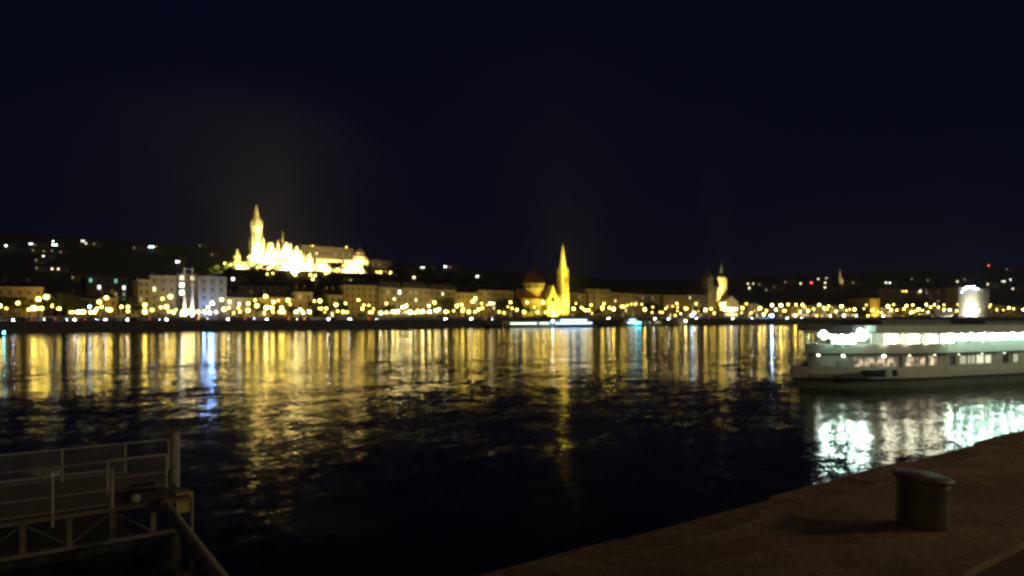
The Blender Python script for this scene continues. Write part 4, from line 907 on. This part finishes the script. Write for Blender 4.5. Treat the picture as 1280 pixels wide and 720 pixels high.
    for i in range(19):
        x0 = xw + i * 2.14
        m = MB(); y = -(hu(x0 + 1) - .16)
        m.box(x0, x0 + 1.86, y - .04, y, 4.06 if i < 4 else 4.2, 4.86, 0); m.box(x0 - .13, x0, y - .07, y + .03, 4.03, 4.97, 1); m.box(x0 + 1.86, x0 + 1.99, y - .07, y + .03, 4.03, 4.97, 1)
        m.build('window', [PAN if i < 4 else PAN2, WH], b)
    for px in (1043, 1053, 1063):
        x0 = sxu(px, -.4); y = -hu(x0) + .4; m = MB(); m.box(x0 - .5, x0 + .5, y - .02, y + .02, 4.03, 4.8); m.build('window', mat('terrace_pane', (.5, .5, .5), .3, emit=(.8, 1, .88), es=3.5), b)
    for x, s_ in [(sxu(1027, .05), .9), (sxu(1075, .05), 1.2)]:
        y = -(hu(x) + .05)
        m = MB(); m.box(x - .3, x + .3, y, y + .25, 4.5, 5.15); fl = m.build('floodlight', IRON, b)
        m = MB(); m.lathe([(.42 * s_, 0), (.42 * s_, .03), (.3 * s_, .05)], 16); o = m.build('lens', glow('ship_flood_lens', (.80, 1, .90), 38), fl, (x, y - .01, 4.85)); o.rotation_euler = (PI / 2, 0, -.5)
    for i in range(17):
        x = sxu(1184) + i * 1.55; y = -hu(x) - .03
        m = MB(); m.ico((x, y, 4.74), .13); m.build('deck_lamp', glow('ship_deck_lamp', (.6, 1, .8), 300), b)
    for px in (1036, 1050, 1062): x = sxu(px, -.05); m = MB(); m.ico((x, -hu(x) + .05, 4.7), .12); m.build('deck_lamp', glow('ship_deck_lamp', (.6, 1, .8), 300), b)
    for i, (x, y) in enumerate([(3.2, -.3), (4.6, -1.9), (6.2, -2.9), (7.8, -3.6)] + [(10 + 3.4 * k, -4.5) for k in range(11)]):  # lamps added under the upper deck to brighten foredeck and side passage
        m = MB(); m.lathe([(.09, 2.90), (.09, 2.98)], 10, (x, y)); m.build('added_ceiling_lamp', glow('under_deck_fill_a', (.9, 1, .72), 40) if i < 4 else glow('under_deck_fill_b', (.9, 1, .72), 6), b)
    WR = noisy_pane('restaurant_pane', (1, .72, .48), .42, .74, .05, 1.6, 1.9)
    LW = mat('galley_pane', (.5, .5, .5), .3, emit=(.95, 1, .68), es=.9); LW2 = mat('galley_pane_dim', (.5, .5, .5), .3, emit=(.95, 1, .68), es=.45)
    for a, c_, mm in [(1064, 1076, WR), (1078, 1090, WR), (1092, 1104, WR), (1106, 1117, WR), (1129, 1140, WR), (1142, 1153, WR), (1157, 1168, WR), (1197, 1205, LW2), (1207, 1216, LW2), (1218, 1227, LW), (1229, 1237, LW), (1264, 1270, LW2), (1290, 1302, GLASS), (1308, 1320, GLASS)]:
        a = sxc(a); c_ = sxc(c_)
        m = MB(); panel(m, a, c_, 1.98, 2.72, .06, .0, 0); panel(m, a - .08, a, 1.9, 2.8, .08, .0, 1); panel(m, c_, c_ + .08, 1.9, 2.8, .08, .0, 1); m.build('window', [mm, WH], cab)
    for px in (1122, 1186, 1252): x = sxc(px); m = MB(); panel(m, x, x + .8, 1.4, 2.85, .05, .0); m.build('door', mat('ship_door', (.10, .11, .10), .5), cab)
    for x in (6.5, 9, 12, 15, 18, 21, 24, 27, 30, 33, 36, 40, 44):
        y = -(hb(x) - .12); m = MB(); m.tube((x, y, 1.95), (x, y, 2.98), .04, .04, 6); m.build('stanchion', WH, b)
    m = MB()
    for sg in (-1, 1): rail(m, [(x, sg * (hb(x) - .07)) for x in (.3, .6, 1.2, 2, 3, 4.5, 6)], 1.95, .7, 1.2, .018, 2)
    m.build('bow_railing', WH, b)
    m = MB(); rail(m, [(6, -4.4), (47, -4.4), (47, 4.4), (6, 4.4), (6, -4.4)], 5.72, .7, 2.2, .018, 1); m.build('roof_railing', IRON, b)
    for xa, xb, z in ((9, 19, 6.2), (24, 38, 6.1)): m = MB(); m.frustum(xa, xb, -2.4, 2.4, 5.72, z, .3); m.build('roof_housing', mat('ship_canvas', (.3, .32, .27), .8), b)
    x = sx(1181, 5.05); m = MB(); m.tube((x, -5.12, 1.3), (x, -5.12, 5.3), .05, .05, 8); m.build('mast', WH, b)
    m = MB(); m.tube((.6, 0, 1.36), (.6, 0, 2.9), .04, .03, 6); m.build('jack_staff', WH, b)
    for px in (1101, 1116):
        x = sx(px, 5.2)
        m = MB(); m.tube((x, -5.25, 1.2), (x, -5.25, 1.8), .22, .22, 10); fe = m.build('fender', DK, b)
        m = MB(); m.tube((x, -5.25, 1.802), (x, -5.25, 1.92), .22, .14, 10); m.build('fender_cap', mat('white_rubber', (.8, .8, .75), .6), fe)
    m = hull_mesh(2.9, .8, [(1.25, .5, .5), (1.5, .9, .2), (1.9, 1, 0), (1.91, 1, 0)], 1.6, .7, 0); x = sx(1069, 5.0); m.v = [(q + x, y - 5.35, z) for q, y, z in m.v]; m.build('dinghy', DK, b)
    x = sx(1040, 3.6); m = MB(); m.box(-1.1, 1.1, -.02, .02, 0, .3); o = m.build('name_board', mat('faded_lettering', (.36, .36, .22), .6, var=.6, scale=6), b, (2.2, -hb(2.2) - .06, .98)); o.rotation_euler = (0, 0, -.62)
    for i, (x, y, c_) in enumerate([(2.6, .4, 0), (4.2, -1.4, 1), (5.4, -2.4, 0), (3.7, .2, 1), (6.4, -2.9, 0)]):
        Rm = Matrix.Rotation(RZ, 3, 'Z'); p = Rm @ Vector((x, y, 1.362)) + Vector((61.35, 37.15, 0))
        ch = thing('deck_chair', '%s chair on the foredeck of the big ship' % ('pale' if c_ else 'dark'), 'chair', p, RZ + PI * (i % 2), 'chairs on the foredeck')
        mm = mat('chair_pale', (.5, .5, .45), .6) if c_ else DK
        m = MB(); m.box(-.22, .22, -.22, .22, .42, .47); m.build('seat', mm, ch); m = MB(); m.box(-.22, -.18, -.22, .22, .5, .95); m.build('backrest', mm, ch)
        for a in (-1, 1):
            for q in (-1, 1): m = MB(); m.tube((a * .19, q * .19, 0), (a * .19, q * .19, .42), .02, .02, 5); m.build('leg', mm, ch)
ship()

def small_boat(px0, px1, t, label, pane, h2=True, cabin=(.1, .9)):
    s0, d0 = P(px0, t); s1, d1 = P(px1, t); L = s1 - s0
    b = thing('moored_boat', label, 'boat', (s0, t, 0), 0, 'boats moored at the far shore'); Bm = min(8, L * .2)
    hull_mesh(L, Bm, [(-.5, .8, L * .04), (.3, .95, .3), (1.3, 1, 0), (1.31, 1, 0)], L * .2, L * .12, 0).build('hull', WH, b)
    a, c_ = cabin[0] * L, cabin[1] * L
    m = MB(); m.box(a, c_, -Bm * .4, Bm * .4, 1.31, 3.3); m.build('cabin', WH, b)
    if h2: m = MB(); m.box(a + 2, c_ - 3, -Bm * .36, Bm * .36, 3.45, 5.2); m.build('upper_cabin', WH, b)
    m = MB(); m.box(a - .6, c_ + .6, -Bm * .46, Bm * .46, 3.3, 3.45)
    if h2: m.box(a + 1.4, c_ - 2.4, -Bm * .42, Bm * .42, 5.2, 5.35)
    m.build('roof', WH, b)
    n_ = int((c_ - a) / 2.1)
    for i in range(n_):
        if rnd.random() < .15: continue
        m = MB(); m.box(a + i * 2.1 + .3, a + i * 2.1 + 1.8, -Bm * .4 - .06, -Bm * .4 - .004, 2.0, 2.9); m.build('window', pane, b)
        if h2 and 1 < i < n_ - 2: m = MB(); m.box(a + i * 2.1 + .3, a + i * 2.1 + 1.8, -Bm * .36 - .06, -Bm * .36 - .004, 3.9, 4.8); m.build('window', pane, b)
    m = MB(); m.tube((a + 3, 0, 3.4), (a + 3, 0, 7.2), .06, .04, 6); m.build('mast', WH, b)
    m = MB(); rail(m, [(L * .9, -Bm * .3), (L * .98, -Bm * .1)], 1.3, .9, 1.2, .03); m.build('railing', WH, b)
small_boat(627, 690, 352, 'long moored boat with greenish white windows left of the blue lit boat', glow('boat_pane_green', (.85, 1, .8), 3.2), False)
small_boat(684, 744, 345, 'moored boat with blue white windows below the yellow spire', glow('boat_pane_blue', (.5, .72, 1), 5))
small_boat(777, 801, 352, 'small moored boat with cyan lights and a white lit canopy', glow('boat_pane_cyan', (.75, .95, .9), 3), True)
small_boat(804, 828, 354, 'small dark moored boat right of the cyan lit one', glow('boat_pane_dim', (1, .8, .4), .8), False)
small_boat(1104, 1130, 352, 'dark boat mostly hidden behind the big ship', glow('boat_pane_dim', (1, .8, .4), .8), False)
def dock(px0, px1, t, label):
    s0, d0 = P(px0, t); s1, d1 = P(px1, t); b = thing('landing_stage', label, 'landing stage', (s0, t, 0), 0, 'landing stages at the far shore'); L = s1 - s0
    m = MB(); m.box(0, L, 0, 5, -.4, 1); m.build('pontoon', DK, b); m = MB(); m.box(L * .2, L * .8, 1, 4, 1, 3.4); m.build('shed', STONE[2], b); m = MB(); m.box(L * .15, L * .85, .5, 4.5, 3.4, 3.55); m.build('roof', ROOFD, b)
    m = MB(); rail(m, [(0, .1), (L, .1)], 1, 1, 2, .03); m.build('railing', IRON, b)
dock(610, 628, 355, 'dark landing stage left of the long moored boat'); dock(746, 772, 355, 'dark landing stage between blue lit boat and small cyan one')
s, d = P(790, 352)
for px, y, k, lab in [(800, 404, 'c', 'cyan lamp on the small moored boat'), (796, 404, 'c', 'cyan lamp on the small moored boat'), (691, 402, 'b', 'blue lamp on the bow of the blue lit boat'), (857, 401.5, 'w', 'white lamp low on the far embankment wall')]:
    tt = {691: 340.5, 857: 360.5}.get(px, 347.5); s, d = P(px, tt); z = zpix(y, d)
    o = thing('lamp_post', lab, 'lamp', (s, tt, 0.0), 0, 'lamps on the moored boats'); m = MB(); m.tube((0, 0, -.3), (0, 0, z), .06, .05, 6); m.lathe([(.4, -.3), (.4, .25)], 8); m.build('pole', IRON, o); link('lamp_globe', GLOBE[k], o, (0, 0, z + .2))
# cyan lit buoy at far left
d = 237.0; X_ = (5 - 640) / F; bs = (d * (CA * X_ + SA), d * (CA - SA * X_))
o = thing('channel_buoy', 'small floating buoy with cyan light at the far left of the river', 'buoy', (bs[0], bs[1], 0))
m = MB(); m.lathe([(.1, -.6), (.8, -.3), (.8, .25), (.3, .5), (.12, 1.3)], 12); m.build('float', mat('buoy_paint', (.1, .3, .12), .5), o)
m = MB(); m.ico((0, 0, 1.5), .2); m.build('lamp_globe', glow('buoy_lamp', (.1, .8, 1), 160), o)

# ------------------------------------------------------------------ floating landing stage at lower left
STEEL = mat('weathered_steel', (.16, .145, .12), .6, .2, var=.35, scale=3); RAILM = mat('rail_paint', (.36, .34, .28), .5, var=.25, scale=4)
pt = thing('pontoon_walkway', 'steel pontoon walkway with railings and truss side at lower left', 'pontoon', (-12, 22, 0))
ox, oy = 12.0, -22.0
LX = 5.6
m = MB(); m.box(-18 + ox, LX + ox, 0.05, 4.4, 1.28, 1.4); m.build('deck', DECK, pt)
m = MB(); m.box(-18 + ox, 4.2 + ox, .6, 4.0, -.3, .48); m.build('float', DK, pt)
for z_ in (1.30, .46): m = MB(); m.box(-18 + ox, LX - .2 + ox, -.06, .04, z_, z_ + .1); m.build('chord', STEEL, pt)
for i in range(-17, 6):
    x = i - .38 + ox; m = MB(); m.box(x - .07, x + .07, -.05, .035, .56, 1.30); m.build('truss_post', STEEL, pt)
for i in range(-17, 5):
    x = i - .38 + ox; a, c_ = (x, x + 1) if i % 2 else (x + 1, x)
    m = MB(); m.tube((a, -.01, .58), (c_, -.01, 1.29), .022, .022, 6); m.build('diagonal', STEEL, pt)
def prail(x0, x1, y, posts, name='railing', mesh_panel=False, end=None):
    m = MB(); z0 = 1.41; m.tube((x0, y, z0 + 1.0), (x1, y, z0 + 1.0), .026, .026, 8); m.tube((x0, y, z0 + .48), (x1, y, z0 + .48), .018, .018, 6)
    if mesh_panel: m.tube((x0, y, z0 + .08), (x1, y, z0 + .08), .015, .015, 6)
    for x in posts: m.box(x - .03, x + .03, y - .03, y + .03, z0 - .3 if y < .1 else z0, z0 + 1.0)
    r = m.build(name, RAILM, pt)
    if mesh_panel:      # wire mesh infill
        q = MB(); x = x0 + .06
        while x < x1: q.tube((x, y, z0 + .08), (x, y, z0 + .98), .0035, .0035, 4); x += .07
        zz = z0 + .14
        while zz < z0 + .98: q.tube((x0, y, zz), (x1, y, zz), .0035, .0035, 4); zz += .07
        q.build('wire_mesh', RAILM, r)
prail(-18 + ox, 3.62 + ox, 0.0, [3.62 - 1.36 * k + ox for k in range(16)], mesh_panel=True)
prail(-18 + ox, 6.2 - 1.5 + ox, 4.3, [4.7 - 1.75 * k + ox for k in range(13)], mesh_panel=True)
prail(3.75 + ox, 5.3 + ox, 1.5, [3.75 + ox, 5.3 + ox], mesh_panel=True)
prail(4.7 + ox, 6.0 + ox, 4.3, [6.0 + ox], mesh_panel=False)
m = MB(); m.box(5.05 + ox, 5.5 + ox, .1, .55, 1.05, 1.62); m.build('yellow_box', mat('box_yellow', (.5, .40, .14), .6, var=.2, scale=5), pt, (.25, .25, -.18))
m = MB(); m.tube((5.72 + ox, .32, .35), (5.72 + ox, .32, 1.3), .035, .035, 6); m.build('bracket', RAILM, pt)
m = MB(); m.box(4.1 + ox, 4.9 + ox, .6, 1.0, 1.4, 1.56); m.tube((4.2 + ox, .8, 1.66), (4.8 + ox, .8, 1.66), .12, .12, 12); m.build('winch', DK, pt)
m = MB(); m.lathe([(.05, 0), (.13, .06), (.13, .18), (.05, .24)], 10, (0, 0)); m.build('cleat', RAILM, pt, (4.2 + ox, .15, 1.41))
m = MB(); m.tube((6.25, 26.6, -1), (6.25, 26.6, 2.55), .17, .17, 12); m.tube((6.25, 26.6, 2.55), (6.25, 26.6, 2.6), .19, .17, 12)
o = m.build('mooring_pile', RAILM); tag(o, 'short thick steel pile rising behind the end of the pontoon railings', 'pile', px=207)
m = MB(); m.tube((4.85, 21.9, 1.36), (2.45, 3.7, 3.0), .13, .13, 16); m.tube((4.85, 21.9, 1.36), (4.75, 21.1, 1.44), .17, .17, 16); m.tube((2.62, 4.2, 3.05), (2.56, 3.72, 3.1), .3, .3, 16)
o = m.build('mooring_boom', STEEL); tag(o, 'thick round steel boom slanting from the pontoon towards the quay', 'mooring boom', px=230)

# ------------------------------------------------------------------ bollard on the near quay
BOL = mat('bollard_iron', (.10, .085, .065), .55, .3, var=.45, scale=9, bump=.004)
s_, t_ = 5.93, 2.48
bo = thing('mooring_bollard', 'squat round iron mooring bollard with slanted lipped top on near quay', 'bollard', (s_, t_, QZ))
def bol(prof, name, parent, tilt=.10):
    m = MB(); m.lathe([(r * .9, z * .95) for r, z in prof], 40)
    # the head is worn slanted: higher on the river-left side
    a = math.atan2(SA, CA)
    m.v = [(x, y, z + (max(0, z - .12) / .3) * (-(x * CA - y * SA) * tilt * 1.3)) for x, y, z in m.v]
    return m.build(name, BOL if name == 'shaft' else mat('worn_iron', (.11, .095, .065), .5, .1, var=.4, scale=7), parent)
bol([(.205, -.02), (.202, .03), (.2, .2), (.203, .33), (.21, .36)], 'shaft', bo)
bol([(.21, .3605), (.238, .378), (.24, .395), (.235, .408), (.22, .414), (.0, .418)], 'head', bo)

# ------------------------------------------------------------------ lamps of the near promenade (out of frame, behind and to the right)
def prom_lamp(s, t, z0, h, power, color, label):
    o = thing('quay_lamp', label, 'street lamp', (s, t, z0), 0, 'street lamps of the near shore')
    m = MB(); m.tube((0, 0, 0), (0, 0, h), .09, .05, 8); m.lathe([(.2, 0), (.2, .25), (.11, .5)], 10); m.build('pole', IRON, o)
    m = MB(); m.lathe([(.02, h + .75), (.34, h + .62), (.36, h + .56)], 12); m.build('lamp_shade', IRON, o)
    l = bpy.data.lights.new('lamp_bulb', 'POINT'); l.energy = power; l.color = color; l.shadow_soft_size = .6
    lo = bpy.data.objects.new('lamp_bulb', l); col.objects.link(lo); lo.parent = o; lo.location = (0, 0, h + .35)
prom_lamp(14.6, -4.4, QZ, 5.2, 850, (1, .50, .14), 'near quay lamp standing right of the bollard')
prom_lamp(52, -14, QZ, 8.0, 6000, (1, .93, .56), 'tall near promenade lamp opposite the big ship')
prom_lamp(96, -14, QZ, 8.0, 6000, (1, .93, .56), 'tall near promenade lamp beyond the big ship')
prom_lamp(-16, -9, QZ, 6.5, 1000, (1, .7, .35), 'near quay lamp behind the pontoon walkway')

# ------------------------------------------------------------------ haze
m = MB(); m.box(-1700, 3300, -90, 3300, -2.5, 230)
hz_m = bpy.data.materials.new('night_haze'); hz_m.use_nodes = True; n = hz_m.node_tree; n.nodes.clear()
oo = n.nodes.new('ShaderNodeOutputMaterial'); pv = n.nodes.new('ShaderNodeVolumePrincipled'); pv.inputs['Color'].default_value = (.95, .95, .95, 1); pv.inputs['Density'].default_value = 0.00012; pv.inputs['Anisotropy'].default_value = 0.0
n.links.new(pv.outputs[0], oo.inputs['Volume'])
struct(m.build('haze', hz_m), 'stuff')

# ------------------------------------------------------------------ labels: single out look-alikes by their order from the left
ORD = ['first', 'second', 'third', 'fourth', 'fifth', 'sixth', 'seventh', 'eighth', 'ninth', 'tenth', 'eleventh', 'twelfth', 'thirteenth', 'fourteenth', 'fifteenth', 'sixteenth', 'seventeenth', 'eighteenth', 'nineteenth', 'twentieth']
TENS = {20: 'twenty', 30: 'thirty', 40: 'forty', 50: 'fifty', 60: 'sixty', 70: 'seventy', 80: 'eighty', 90: 'ninety'}
def ordw(i):
    if i < 20: return ORD[i]
    n_ = i + 1; t_, u_ = n_ // 10 * 10, n_ % 10
    return (TENS[t_][:-1] + 'ieth') if u_ == 0 else TENS[t_] + '-' + ORD[u_ - 1]
bylab = {}
for o, lab, px in THINGS: bylab.setdefault(lab, []).append((px, o))
for lab, lst in bylab.items():
    if len(lst) == 1: lst[0][1]['label'] = lab; continue
    lst.sort(key=lambda a: a[0])
    for i, (px, o) in enumerate(lst): o['label'] = '%s from left: %s' % (ordw(i), lab)

for o, lab, px in THINGS:
    if len(o['label'].replace('-', ' ').split()) > 16: print('LONG', o['label'])
